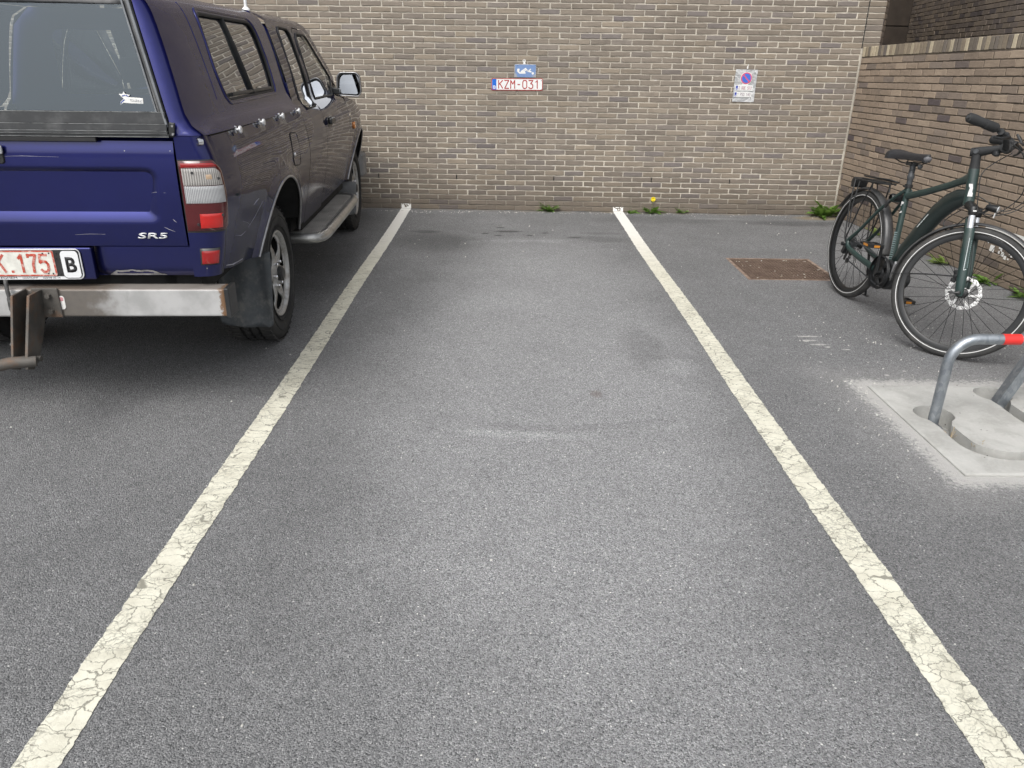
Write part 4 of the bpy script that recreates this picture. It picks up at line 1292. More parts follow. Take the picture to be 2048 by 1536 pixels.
# wheels
def tyre(name, cx, cy, s, par):
    w = .125
    prof = [(.232, w * .72), (.245, w * .86), (.29, w * 1.02), (.325, w * 1.0), (.348, w * .95), (.362, w * .86), (.370, w * .72),
            (.3725, w * .55), (.372, w * .42), (.360, w * .40), (.360, w * .30), (.373, w * .28), (.373, w * .06), (.361, w * .04), (.361, -w * .06), (.373, -w * .08), (.373, -w * .28), (.360, -w * .30), (.360, -w * .40), (.372, -w * .42),
            (.3725, -w * .55), (.370, -w * .72), (.362, -w * .86), (.348, -w * .95), (.325, -w), (.29, -w * 1.02), (.245, -w * .86), (.232, -w * .72)]
    c = Vector((cx - s * w, cy, WZ))
    mb = MB(); mb.lathe([(r_, s * h) for r_, h in prof], 72, 'X', c)
    for i in range(46):                                     # shoulder and centre blocks
        a = 2 * math.pi * i / 46
        for sd_, off in ((1, 0), (-1, .07)):
            q = Matrix.Rotation(a + off, 3, 'X')
            mb.box(c + q @ Vector((sd_ * w * .66, 0, .3705)), (w * .46, .034, .009), q @ Matrix.Rotation(.25 * sd_, 3, 'Z'))
            mb.box(c + q @ Vector((sd_ * w * .18, .012, .3705)), (w * .24, .030, .009), q @ Matrix.Rotation(-.5, 3, 'Z'))
    t = mb.build("tyre", M_TYRE, par, 40)
    lg = MB()
    for r_ in (.262, .318): lg.lathe([(r_ - .002, s * w * 0.955), (r_, s * (w * 1.03)), (r_ + .002, s * w * .955)], 72, 'X', c)
    lg.build("sidewall_rib", M_TYRE, par, 60)
    return t
def rim(cx, cy, s, par):
    c = Vector((cx, cy, WZ))
    xo = lambda d: -s * d
    mb = MB()
    mb.lathe([(.236, xo(.030)), (.240, xo(.016)), (.237, xo(.009)), (.231, xo(.008)), (.224, xo(.014)), (.2185, xo(.024)), (.216, xo(.034))], 64, 'X', c)
    mb.build("rim", M_ALLOY, par, 50)
    mb = MB(); mb.lathe([(.2160, xo(.034)), (.212, xo(.075)), (.206, xo(.12)), (.206, xo(.22))], 48, 'X', c); mb.build("rim_barrel", M_UNDER, par, 50)
    outl = [(.2185 * math.cos(2 * math.pi * i / 72), .2185 * math.sin(2 * math.pi * i / 72)) for i in range(72)]
    hs = []
    for i in range(6):
        a = 2 * math.pi * i / 6 + .4
        pts = []
        for k_ in range(18):
            q = 2 * math.pi * k_ / 18
            rr = .152 + .054 * math.cos(q) * (1 if math.cos(q) > 0 else 1.1)
            tw = .05 * math.sin(q) * (1.25 + .55 * math.cos(q)) * .72
            aa = a + tw / .16 * 1.45 + (rr - .15) * 1.6
            pts.append((rr * math.cos(aa), rr * math.sin(aa)))
        hs.append(pts)
    def dish(a, b):
        r_ = math.hypot(a, b); ang = math.atan2(b, a) - .4
        d = .010 + .018 * (r_ / .2185) ** 2 + .012 * math.exp(-((r_ - .085) / .03) ** 2) + .010 * (.5 + .5 * math.cos(6 * ang)) * math.exp(-((r_ - .15) / .05) ** 2)
        return Vector((cx + xo(d), cy + a, WZ + b))
    o = sheet("spokes", M_ALLOY, par, outl, hs, dish, .03, nrm=False, flip=s < 0)
    o.data.shade_smooth()
    m = o.modifiers.new("solid", 'SOLIDIFY'); m.thickness = .009; m.offset = -1
    bkp = MB(); bkp.lathe([(.0, xo(.17)), (.205, xo(.17))], 40, 'X', c); bkp.build("brake_drum", simple("brake_rust", (.05, .038, .03), .9, var=.4) if "brake_rust" not in bpy.data.materials else bpy.data.materials["brake_rust"], par)
    cp = MB(); cp.lathe([(0, xo(-.014)), (.030, xo(-.013)), (.040, xo(-.004)), (.043, xo(.025))], 32, 'X', c); cp.build("hub_cap", M_TRIM, par, 40)
    ln_ = MB()
    for i in range(6):
        a = 2 * math.pi * i / 6
        ln_.lathe([(0, xo(.002)), (.008, xo(.003)), (.011, xo(.008)), (.011, xo(.028))], 6, 'X', c + Vector((0, .069 * math.cos(a), .069 * math.sin(a))))
    ln_.build("lug_nuts", M_CHROME, par, 20)
for s in (1, -1):
    for yc in (AX_R, AX_F):
        w = bpy.data.objects.new("wheel", None); COL.objects.link(w); w.parent = truck
        tyre("tyre", s * .838, yc, s, w); rim(s * .838, yc, s, w)
axl = MB(); axl.tube([(-.75, 0, WZ), (.75, 0, WZ)], .05, 12); axl.lathe([(0, -.14), (.13, -.1), (.15, 0), (.13, .1), (0, .14)], 20, 'Y', (0, 0, WZ)); axl.build("rear_axle", M_UNDER, truck, 50)
ex = MB(); ex.tube([(.45, -.2, .42), (.48, -.75, .46), (.56, -.98, .50)], .03, 10); ex.build("exhaust", simple("exhaust_rust", (.09, .06, .045), .8, var=.4), truck)

M_FLAP_LIT = simple('bounce_lit_flap', (.15, .155, .16), .75, var=.2, vscale=6, dirt=(.25, .245, .23), dirt_amt=.6, dirt_scale=11)  # paler copy of the flap rubber, with ground bounce light put into its colour
# rear mud flaps
for s in (1, -1):
    fo = rpoly([(.615, .215), (.885, .205), (.900, .60), (.80, .57), (.632, .49)], [.06, .04, .01, .02, .02], 6)
    def flap(a, b, s=s): return Vector((s * a, -.455 + .05 * math.sin((b - .2) * 4) * .6 + .012 * math.sin(a * 40), b))
    sheet("mud_flap", M_FLAP, truck, fo, [], flap, .04, flip=s < 0, thick=.006, nrm=False)
    ff = rpoly([(.60, .215), (.895, .218), (.912, .50), (.60, .50)], [.04, .04, .01, .01], 5)
    sheet("mud_flap", M_FLAP_LIT, truck, ff, [], lambda a, b, s=s: Vector((s * a, 2.56, b)), .06, flip=s < 0, thick=.006, nrm=False)

# running boards
def mat_steel(name, c=(.55, .55, .53)):
    k = NT(name)
    o = k.obj(); n = k.noise(o, 9, 5, .6)
    cc = k.mix(k.step(n, .4, .75), c, tuple(x * .6 for x in c))
    k.bsdf(cc, k.math('ADD', .22, k.math('MULTIPLY', n, .3)), .9)
    return k.m
M_STEEL = mat_steel("stainless_steel")
M_TREAD = simple("ribbed_aluminium", (.20, .20, .19), .5, .3, var=.2)
M_RIB = simple('worn_rib', (.46, .45, .43), .45, .3, var=.25, vscale=6)
for s in (1, -1):
    rbp = bpy.data.objects.new("running_board", None); COL.objects.link(rbp); rbp.parent = truck
    tb = MB()
    tb.tube([(s * .74, .655, .425), (s * .86, .650, .425), (s * .915, .665, .425), (s * .945, .72, .425), (s * .958, .80, .425), (s * .962, 1.4, .425), (s * .958, 2.08, .425), (s * .93, 2.20, .425), (s * .86, 2.27, .425), (s * .74, 2.30, .425)], .031, 14)
    tb.build("side_tube", M_STEEL, rbp, 60)
    tp = MB(); o_ = [(.72, .69), (.90, .69), (.932, .76), (.936, 2.08), (.90, 2.20), (.80, 2.26), (.72, 2.26)]
    tp.prism([(s * a, b) for a, b in o_], 'Z', .428, .444); tp.build("tread_plate", M_TREAD, rbp, 30)
    rb = MB()
    for i in range(16):
        x = .73 + i * .0125
        rb.box((s * x, 1.46, .447), (.0055, 1.46 - max(0, (x - .87)) * 1.2, .008))
    rb.build("tread_ribs", M_RIB, rbp, 0, kind="stuff")

# ---------------------------------------------------------------- tail
YT = -1.085
def gate(u, v):
    x = -.742 + 1.484 * u; z = .774 + (1.187 - .774) * v
    dx_ = abs(x) - (.655 - .04); dz_ = max(.868 + .04 - z, z - (1.082 - .04))
    d = math.hypot(max(dx_, 0), max(dz_, 0)) + min(max(dx_, dz_), 0) - .04
    def sm(a, b, t): t = min(1, max(0, (t - a) / (b - a))); return t * t * (3 - 2 * t)
    tz = min(1, max(0, (z - .90) / .15)); wid = .078 + (.026 - .078) * tz * tz * (3 - 2 * tz)
    dep = .022 * sm(.006, -wid, d)
    y = YT + dep + .004 * sm(1.14, 1.19, z) + .012 * ((z - .98) / .2) ** 2 * .6
    return Vector((x, y, z))
tg = bpy.data.objects.new("tailgate", None); COL.objects.link(tg); tg.parent = truck
mb = MB(); mb.grid(gate, 120, 80)
mb.box((0, YT + .035, .98), (1.478, .04, .40)); mb.build("gate_panel", M_PAINT, tg, 60)
M_BADGE = simple('bright_badge', (.72, .73, .74), .3, .3, var=.02)
hm = MB(); hm.prism(rrect(-.115, .092, 1.098, 1.168, .012), 'Y', YT - .004, YT + .02); hm.build("handle_bezel", M_TRIM, tg, 30, .003)
hm = MB(); hm.prism(rrect(-.10, .098, 1.135, 1.170, .008), 'Y', YT - .012, YT - .003); hm.build("handle", M_ALU, tg, 30, .003)
lettering("model_badge", "SR5", M_BADGE, tg, Matrix.Translation((.549, YT - .001, .806)) @ Matrix.Rotation(R(90), 4, 'X'), .116, .0235, .012, .004, shear=.35)

# rear corners
def corner(t, z, off=0, s=1):
    xs_ = X_low(-1.005, z)
    x0, y0 = .750, YT + .004
    a = t * math.pi / 2
    n = 3.2
    cx = abs(math.sin(a)) ** (2 / n); cy = abs(math.cos(a)) ** (2 / n)
    px = x0 + (xs_ - x0) * cx; py = -1.005 + (y0 + 1.005) * cy
    d = Vector((math.sin(a) ** 1.2, -math.cos(a) ** 1.2 if a < math.pi / 2 else 0)).normalized()
    return Vector((s * (px + d.x * off), py + d.y * off, z))
for s in (1, -1):
    rcn = bpy.data.objects.new("rear_corner", None); COL.objects.link(rcn); rcn.parent = truck
    mb = MB(); mb.grid(lambda u, v: corner(u, .645 + (1.206 - .645) * v, 0, s), 24, 30)
    mb.grid(lambda u, v: corner(u, .645, -.10 * v, s), 24, 2)
    mb.build("corner_panel", M_PAINT, rcn, 70)
    tl = bpy.data.objects.new("tail_light", None); COL.objects.link(tl); tl.parent = truck
    def patch(name, t0, t1, z0, z1, off, mat, par, nu=18, nv=14, s=s, rim_=True, rad=0, fall=.86):
        mb = MB()
        def fn(u, v):
            t = t0 + (t1 - t0) * u; z = z0 + (z1 - z0) * v
            e = min(min(u, 1 - u) * (t1 - t0) * .16, min(v, 1 - v) * (z1 - z0))
            k_ = min(1, e / .012)
            tt = t
            if rad and v > .5 and u > .5:              # rounded outer top corner
                ex_, ez_ = (u - .5) * 2, (v - .5) * 2
                z = z - rad * max(0, ex_ - .45) ** 2 / .3 * ez_
            return corner(tt, z, off * (fall + (1 - fall) * math.sqrt(k_)), s)
        mb.grid(fn, nu, nv)
        return mb.build(name, mat, par, 50)
    if s > 0:
        def lens(name, col, rib=0, see=.0, rough=.08, emis=None):
            k = NT(name); o = k.obj(); x, y, z = k.sep(o)[:3]
            nm = None
            c = col
            if rib:
                wv = k.math('SINE', k.math('MULTIPLY', k.math('ADD', x, k.math('MULTIPLY', y, .8)), rib))
                c = k.mix(k.step(wv, -.8, .9), tuple(q * .55 for q in col), tuple(min(1, q * 1.15) for q in col))
                nm = k.bump(wv, .35, .004)
            b = k.bsdf(c, rough, 0, 1, .03, nm, .6)
            return k.m
        L_RED = lens("deep_red_lens", (.075, .002, .004))
        L_RED2 = lens("bright_red_lens", (.30, .006, .006))
        L_TOP = lens("clear_indicator_lens", (.40, .385, .365), 620)
        L_CLR = lens("clear_reverse_lens", (.44, .45, .46), 900)
        L_REF = lens("red_reflector", (.62, .012, .008), 1400)
        L_AMB = lens("amber_bulb", (.50, .36, .24))
    patch("lamp_gasket", -.0, 1.0, .829, 1.118, .003, M_TRIM, tl, rad=.05, fall=.2)
    patch("red_lens", .002, .985, .836, 1.113, .014, L_RED, tl, 22, 18, rad=.055, fall=.2)
    patch("indicator_lens", .02, .80, 1.020, 1.086, .018, L_TOP, tl, 18, 10, rad=.02)
    patch("top_band", .02, .74, 1.090, 1.106, .017, L_RED2, tl, 14, 4, rad=.012)
    patch("reverse_lens", .02, .82, .950, 1.0172, .018, L_CLR, tl, 18, 10)
    patch("reflector", .16, .66, .850, .908, .0185, L_REF, tl, 14, 8)
    patch("bulb_glow", .34, .52, 1.040, 1.066, .0192, L_AMB, tl, 10, 6)
    patch("reflector_bezel", .10, .66, .694, .764, .012, M_TRIM, rcn, 14, 8, fall=.2)
    patch("bumper_reflector", .14, .56, .702, .756, .018, L_REF if False else L_RED2, rcn, 14, 8)
    for tt, zz in ((.14, 1.07), (.66, 1.045), (.13, .866), (.64, .90)):
        p = corner(tt, zz, .018, s); sc_ = MB(); sc_.lathe([(0, -.003), (.005, -.003), (.006, .002)], 10, 'Y', p); sc_.build("lamp_screw", M_TRIM, tl)

# valance under the tailgate with its scraped lower edge
va = bpy.data.objects.new("rear_valance", None); COL.objects.link(va); va.parent = truck
def val(u, v):
    x = .345 + (.752 - .345) * u; z = .645 + (.770 - .645) * v
    return Vector((x, YT + .012 + .03 * max(0, (.12 - u) / .12) + .018 * max(0, (.25 - v) / .25) ** 2, z))
mb = MB(); mb.grid(val, 20, 10); mb.grid(lambda u, v: Vector((-val(u, v).x, *val(u, v)[1:])), 20, 10)
mb.box((0, YT + .06, .705), (1.5, .02, .13))
mb.build("valance_panel", M_PAINT, va, 60)
scp = []
r5 = random.Random(2)
N_ = 26
for i in range(N_ + 1):
    t = i / N_
    scp.append((.400 + .232 * t, .647))
for i in range(N_ + 1):
    t = 1 - i / N_
    hgt = .024 * min(1, t * 7, (1 - t) * 4) + r5.uniform(-.002, .002) * (0 < i < N_)
    scp.append((.400 + .232 * t, .648 + max(.0008, hgt)))
V2, F2 = flat(scp)
MB().add([(a, YT + .012 - .0018 + .018 * max(0, (.25 - (b - .645) / .125) / .25) ** 2, b) for a, b in V2], F2).build("scrape", simple("bare_primer", (.42, .41, .42), .6, var=.3, vscale=25, dirt=(.1, .1, .1), dirt_amt=.7, dirt_scale=22), va, 0)
bx = MB(); bx.box((0, YT + .018, .700), (.70, .03, .135)); bx.build("plate_mount", M_PAINT, va, 0, .006)

# number plate in its dealer frame
pf = bpy.data.objects.new("number_plate", None); COL.objects.link(pf); pf.parent = truck
PM = Matrix.Translation((.045, YT - .0005, .699)) @ Matrix.Rotation(R(90), 4, 'X') @ Matrix.Rotation(R(.3), 4, 'Z')
M_FRAMEWHITE = simple("frame_white", (.78, .79, .80), .4, var=.03)
flatpoly(rrect(-.262, .262, -.064, .064, (.008, .022, .022, .008)), 0, .006, PM).build("plate_frame", M_FRAMEWHITE, pf, 0, .001)
flatpoly(rrect(-.258, .258, -.050, .060, .012), .006, .0075, PM).build("frame_recess", simple("frame_black", (.03, .03, .03), .5), pf, 0)
flatpoly(rrect(.182, .256, -.058, .058, .016), .0076, .0092, PM).build("country_panel", M_INK, pf, 0)
flatpoly(rrect(.184, .254, -.056, .056, .015), .0092, .0100, PM).build("country_panel", M_FRAMEWHITE, pf, 0)
lettering("country_letter", "B", M_INK, pf, PM @ Matrix.Translation((.200, -.033, .0106)), .042, .064, .03, .0008)
M_PLWORN = simple("worn_white_plate", (.72, .72, .66), .5, var=.1, vscale=30, dirt=(.50, .45, .38), dirt_amt=.5, dirt_scale=20)
flatpoly(rrect(-.185, .158, -.048, .058, .007), .0076, .0098, PM).build("plate_sheet", M_PLWORN, pf, 0, .0008)
V2, F2 = flat(rrect(-.185, .158, -.048, .058, .007), [rrect(-.179, .151, -.042, .052, .006)])
MB(PM).add([(a, b, .0103) for a, b in V2], F2).build("plate_border", M_REDW, pf, 0)
plate_text("letters", "K.175", -.075, -.030, .030, .070, .015, .0052, M_REDW, pf, PM, .0104)
lettering("dealer_lettering", "LEGHEM", M_INK, pf, PM @ Matrix.Translation((-.085, -.0605, .0062)), .075, .0085, .0, .0006)
lettering("dealer_lettering", "OOSTKAMP", M_INK, pf, PM @ Matrix.Translation((.012, -.0600, .0062)), .062, .0065, .0, .0006)
lettering("dealer_lettering", "050/38 30 14", M_INK, pf, PM @ Matrix.Translation((.094, -.0600, .0062)), .070, .0065, .0, .0006)
for x, y in ((.116, .046), (.141, .047), (.123, -.037), (.142, -.038), (.168, .045), (.166, .025), (.171, -.04)):
    MB(PM).lathe([(0, .0118), (.003, .0115), (.0036, .009)], 8, 'Z', (x, y, 0)).build("plate_screw", M_INK, pf)

# tow bar
M_BAR = None
k = NT("galvanised_bar")
o_ = k.obj(); x_, y_, z_ = k.sep(o_)[:3]
n1 = k.noise(o_, 8, 5, .6); n2 = k.noise(o_, 35, 5, .7)
c_ = k.mix(k.step(n1, .35, .7), (.52, .52, .515), (.38, .38, .375))
grime = k.math('MULTIPLY', k.math('SUBTRACT', 1, k.step(k.math('ADD', x_, k.math('MULTIPLY', k.math('SUBTRACT', n1, .5), .45)), .33, .47)), k.step(k.math('ADD', x_, k.math('MULTIPLY', k.math('SUBTRACT', n1, .5), .06)), .045, .075))
c_ = k.mix(k.math('MULTIPLY', grime, .9), c_, k.mix(n2, (.085, .078, .07), (.17, .145, .12)))
rst = k.step(k.math('ADD', k.math('ABSOLUTE', x_), k.math('MULTIPLY', k.math('SUBTRACT', n2, .5), .09)), .845, .862)
c_ = k.mix(rst, c_, (.21, .12, .065))
drip = k.step(k.noise(k.mapv(o_, (1, 1, .25)), 14, 5, .7), .60, .72)
c_ = k.mix(k.math('MULTIPLY', drip, .45), c_, (.24, .23, .22))
topd = k.step(z_, .592, .600)
c_ = k.mix(k.math('MULTIPLY', topd, .6), c_, (.16, .12, .09))
k.bsdf(c_, .5, .25, spec=.5)
M_BAR = k.m
tw = bpy.data.objects.new("tow_bar", None); COL.objects.link(tw); tw.parent = truck
mb = MB(); mb.box((0, YT + .015, .541), (1.75, .09, .120)); mb.build("cross_beam", M_BAR, tw, 0, .008)
for s in (1, -1):
    mb = MB(); mb.box((s * .883, YT + .020, .540), (.020, .105, .128)); mb.build("end_cap", M_TRIM, tw, 0, .004)
mb = MB()
for x in (-.62, .62): mb.box((x, YT + .1, .64), (.05, .03, .16))
mb.build("bar_hangers", M_UNDER, tw, 0)
M_HITCH = simple("grimy_hitch_steel", (.105, .098, .088), .65, .3, var=.3, vscale=9, dirt=(.20, .105, .055), dirt_amt=.8, dirt_scale=11)
pl_ = [(YT - .033, .602), (YT - .037, .500), (YT - .12, .372), (YT - .16, .338), (YT - .20, .344), (YT - .235, .36), (YT - .215, .42), (YT - .11, .60)]
for nm, xx0, xx1, nm2 in (("hitch_plate", .066, .076, 0), ("hitch_plate", .130, .142, 1)):
    mb = MB(); mb.prism([(-.0 + a, b) for a, b in [(YT - .031, .604), (YT - .031, .492), (YT - .075, .40), (YT - .125, .325), (YT - .170, .300), (YT - .215, .318), (YT - .205, .37), (YT - .135, .604)]], 'X', xx0, xx1)
    mb.v = [Vector((p.x + (p.z - .604) * (.10 if nm2 else .06), p.y, p.z)) for p in mb.v]
    mb.build(nm, M_HITCH, tw, 0, .002)
mb = MB(); mb.box((.150, YT - .036, .545), (.105, .012, .125)); mb.build("bolt_plate", M_HITCH, tw, 0, .003)
for z in (.578, .512):
    mb = MB(); mb.tube([(.165, YT - .04, z), (.165, YT - .06, z)], .011, 6); mb.build("bolt", M_HITCH, tw, 20)
mb = MB(); mb.tube([(.05, YT - .16, .345), (.145, YT - .16, .345)], .012, 8); mb.build("pivot_bolt", M_HITCH, tw, 20)
mb = MB(); mb.tube([(.14, YT - .19, .345), (.06, YT - .22, .35), (-.02, YT - .27, .345), (-.06, YT - .285, .37), (-.065, YT - .285, .43)], [.022, .024, .025, .022, .018], 14); mb.build("ball_arm", M_HITCH, tw, 60)
mb = MB(); mb.lathe([(.016, -.03), (.018, -.018), (.0245, -.008), (.025, 0), (.023, .01), (.014, .02), (0, .0245)], 24, 'Z', (-.065, YT - .285, .455)); mb.build("tow_ball", simple("rusty_ball", (.16, .085, .05), .6, .3, var=.3), tw, 60)
mb = MB(); mb.prism(rrect(.005, .034, -.0, .058, .012), 'Z', 0, .002)
o = mb.build("warning_sticker", M_WHITE, tw, 0); o.matrix_local = Matrix.Translation((.185, YT - .0305, .515)) @ Matrix.Rotation(R(90), 4, 'X')
mb = MB(); mb.prism(rrect(.009, .030, .036, .052, .004), 'Z', 0, .0028)
o = mb.build("warning_sticker", simple("faded_pink", (.60, .28, .30), .6), tw, 0); o.matrix_local = Matrix.Translation((.185, YT - .0305, .515)) @ Matrix.Rotation(R(90), 4, 'X')
mb = MB(); mb.tube([(.002, YT - .035, .640), (.012, YT - .055, .600), (.018, YT - .06, .55), (.030, YT - .06, .50), (.030, YT - .07, .46), (.022, YT - .09, .41), (.0, YT - .10, .38)], .008, 8)
mb.tube([(.020, YT - .062, .575), (.026, YT - .064, .53), (.032, YT - .062, .49)], [.012, .018, .013], 10)
mb.build("trailer_cable", simple("worn_cable", (.05, .05, .05), .6, dirt=(.4, .4, .38), dirt_amt=.7, dirt_scale=30), tw, 60)

# ---------------------------------------------------------------- canopy rear frame and hatch
def rear_y(z): return YT + .004 + max(0, z - 1.21) * .185
ro = []
for i in range(25): z = 1.208 + (1.733 - 1.208) * i / 24; ro.append((X_can(-1.05, z) + .004, z))
ro += [(x, 1.7345 + .045 * (1 - (x / .606) ** 2)) for x in (.45, .3, .15, 0, -.15, -.3, -.45)]
ro += [(-a, b) for a, b in ro[24::-1]]
hx = lambda z: .752 - (z - 1.21) * .235
hole = [(-hx(1.2085), 1.2085), (hx(1.2085), 1.2085), (hx(1.45), 1.45), (hx(1.69), 1.69), (-hx(1.69), 1.69), (-hx(1.45), 1.45)]
outline = [(hx(1.2085), 1.208)] + ro + [(-hx(1.2085), 1.208), (-hx(1.45), 1.45), (-hx(1.69), 1.69), (hx(1.69), 1.69), (hx(1.45), 1.45)]
def rframe(a, b):
    w_ = X_can(-1.05, min(b, 1.733)); q = max(0, (abs(a) - (w_ - .055)) / .055)
    return Vector((a, rear_y(b) + .028 * min(1.2, q) ** 2, b))
cr_ = bpy.data.objects.new("canopy_rear", None); COL.objects.link(cr_); cr_.parent = truck
sheet("rear_frame", M_PAINT_CAN, cr_, outline, [], rframe, .03)
ht = bpy.data.objects.new("rear_hatch", None); COL.objects.link(ht); ht.parent = truck
def HP(x, z, out=0): return Vector((x, rear_y(z) - out, z))
M_HF = simple("black_anodised", (.020, .022, .024), .42, .2, var=.15, dirt=(.16, .16, .16), dirt_amt=.35, dirt_scale=10)
fo = [(-hx(1.20) + .004, 1.202), (hx(1.20) - .004, 1.202), (hx(1.70) - .004, 1.70), (-hx(1.70) + .004, 1.70)]
gi = [(-hx(1.30) + .036, 1.296), (hx(1.30) - .036, 1.296), (hx(1.67) - .036, 1.672), (-hx(1.67) + .036, 1.672)]
sheet("hatch_frame", M_HF, ht, fo, [gi], lambda a, b: HP(a, b, .006), .2, nrm=False, thick=.02)
for s in (1, -1):
    for d_, r_ in ((.034, .004), (.012, .006)):
        mb = MB(); mb.tube([HP(s * (hx(z) - d_), z, .009) for z in (1.24, 1.45, 1.69)], r_, 8)
        mb.build("frame_bead", simple("bright_bead", (.22, .23, .24), .35, .6) if "bright_bead" not in bpy.data.materials else bpy.data.materials["bright_bead"], ht)
sheet("hatch_glass", M_GLASS_R, ht, gi, [], lambda a, b: HP(a, b, .002), .2, nrm=False)
mb = MB()
for z0, z1, o_ in ((1.252, 1.293, .014), (1.228, 1.2505, .020), (1.2175, 1.2265, .024), (1.2045, 1.216, .018)):
    mb.prism([(rear_y(z0) - o_, z0), (rear_y(z0) + .01, z0), (rear_y(z1) + .01, z1), (rear_y(z1) - o_, z1)], 'X', -hx(z0) + .012, hx(z0) - .012)
mb.build("bottom_rail", M_HF, ht, 0, .0015)
mb = MB()
for z, o_ in ((1.294, .0145), (1.2512, .0205), (1.2270, .0245), (1.2166, .022), (1.2045, .0185)):
    mb.tube([HP(-hx(z) + .014, z, o_), HP(hx(z) - .014, z, o_)], .0012, 6)
mb.build("rail_edges", simple("worn_edge", (.30, .31, .31), .5, .5, dirt=(.03, .03, .03), dirt_amt=.9, dirt_scale=18), ht)
mb = MB(); mb.box((.20, YT - .006, 1.193), (.52, .014, .016)); mb.build("seal_strip", M_RUBBER, ht, 0, .002)
mb = MB()
for s in (1, -1):
    mb.box((s * .752, rear_y(1.235) - .012, 1.232), (.022, .012, .052), Matrix.Rotation(R(10 * s), 3, 'Y'))
mb.build("corner_bracket", M_TRIM, ht, 0, .003)
for s in (1, -1):
    for z in (1.215, 1.245):
        mb = MB(); mb.lathe([(0, -.004), (.0045, -.004), (.006, 0)], 10, 'Y', (s * (.757), rear_y(z) - .018, z)); mb.build("bracket_screw", M_CHROME, ht)
# motoring-club sticker
SM = Matrix.Translation(HP(.606, 1.336, .0035)) @ Matrix.Rotation(R(90), 4, 'X') @ Matrix.Rotation(R(-3), 4, 'Z')
mb = flatpoly([(-.030, -.011), (.044, -.012), (.044, .010), (-.022, .011)], 0, .0006, SM); mb.build("club_sticker", M_WHITEINK, ht, 0)
def star(cx, cy, r0, r1, n=5, rot=90):
    return [(cx + (r0 if i % 2 == 0 else r1) * math.cos(R(rot + 180 * i / n)), cy + (r0 if i % 2 == 0 else r1) * math.sin(R(rot + 180 * i / n))) for i in range(2 * n)]
flatpoly([(-.045, .020), (-.030, .021), (-.026, .030), (-.020, .021), (-.003, .019), (-.012, .008), (-.008, .000), (-.022, .000), (-.026, -.005), (-.040, -.020), (-.044, -.020), (-.041, -.008), (-.028, .003), (-.034, .009)], 0, .0008, SM).build("club_sticker", M_WHITEINK, ht, 0)
strokes("club_sticker_marks", [[(-.032, .013), (-.022, .016)], [(-.018, .016), (-.010, .013)], [(-.040, -.012), (-.026, .000)]], .0022, simple("sticker_blue", (.08, .12, .35), .5), ht, SM, .0010)
lettering("club_lettering", "TOURING", simple("sticker_grey", (.28, .29, .31), .5), ht, SM @ Matrix.Translation((-.005, -.006, .0008)), .046, .0095, .01, .0004)

mb = MB(); mb.tube([(X_low(y, 1.2025) + .0015, y, 1.2025) for y in frange(-1.04, .72, .05)], .004, 6); mb.build("canopy_seam", M_BLACK, truck)
# scuffs in the lacquer
M_SCRATCH = simple("lacquer_scratch", (.40, .40, .46), .6, var=.3)
def gate_y(x, z): return gate((x + .742) / 1.484, (z - .774) / .413).y
def scratch(pts, r, par, f):
    mb = MB(); mb.tube([f(a, b) for a, b in pts], [r * .4] + [r] * (len(pts) - 2) + [r * .4], 5); mb.build("scratch", M_SCRATCH, par)
for pts, r in (([(.10, .945), (.14, .951), (.19, .950)], .0007), ([(.205, .952), (.212, .938), (.222, .930)], .0008), ([(.62, .985), (.65, .992), (.69, .990)], .0006), ([(.70, .885), (.705, .879), (.712, .872)], .0010),
               ([(.66, .852), (.68, .842), (.70, .834)], .0008), ([(.40, 1.02), (.44, 1.022), (.52, 1.018)], .0006), ([(.30, .82), (.36, .823), (.42, .822)], .0006), ([(.05, 1.125), (.16, 1.128), (.30, 1.125)], .0006)):
    scratch(pts, r, tg, lambda a, b: Vector((a, gate_y(a, b) - .0004, b)))
for pts, r in (([(-.62, .862), (-.57, .872), (-.53, .876)], .0022), ([(-.80, .822), (-.72, .80), (-.66, .775)], .0010), ([(-.70, .775), (-.60, .80), (-.45, .85)], .0008), ([(-.98, .668), (-.90, .652), (-.75, .640)], .0030),
               ([(-.9, .78), (-.82, .762), (-.74, .765)], .0008), ([(.55, .70), (.6, .74), (.66, .76)], .0012)):
    scratch(pts, r, truck, lambda a, b: Vector((X_low(a, b) + .0005, a, b)))
# canopy clips, latch, fuel door, handle, badges, blinker, mirror, aerial
for y in (-.66, -.245, .175, .60):
    z = 1.197
    mb = MB(); x = X_low(y, z)
    mb.lathe([(0, .030), (.013, .030), (.017, .026), (.017, .020), (.007, .017), (.007, .008), (.016, .006), (.016, 0)], 16, 'X', (x, y, z)); mb.build("canopy_clip", M_BADGE, truck, 40)
p = corner(.62, 1.185, .0, 1)
mb = MB(Matrix.Translation(p) @ Matrix.Rotation(R(-38), 4, 'Z')); mb.lathe([(0, -.010), (.006, -.010), (.007, -.020), (.014, -.020), (.016, -.014), (.016, 0)], 20, 'Y'); mb.build("canopy_lock", M_CHROME, truck, 40)
fd = rpoly([(.245, .930), (.425, .915), (.43, 1.085), (.27, 1.100)], .04, 5)
sheet("fuel_flap", M_PAINT, truck, fd, [], lambda a, b: Vector((X_low(a, b) + .0022, a, b)), .05)
mb = MB(); mb.tube([(X_low(a, b) + .0008, a, b) for a, b in grow(fd, .003)], .0032, 6, closed=True); mb.build("flap_gap", M_BLACK, truck)
mb = MB(); mb.lathe([(0, .006), (.010, .005), (.012, 0)], 14, 'X', (X_low(.29, .985) + .002, .29, .985)); mb.build("flap_lock", M_CHROME, truck)
hz_ = 1.065
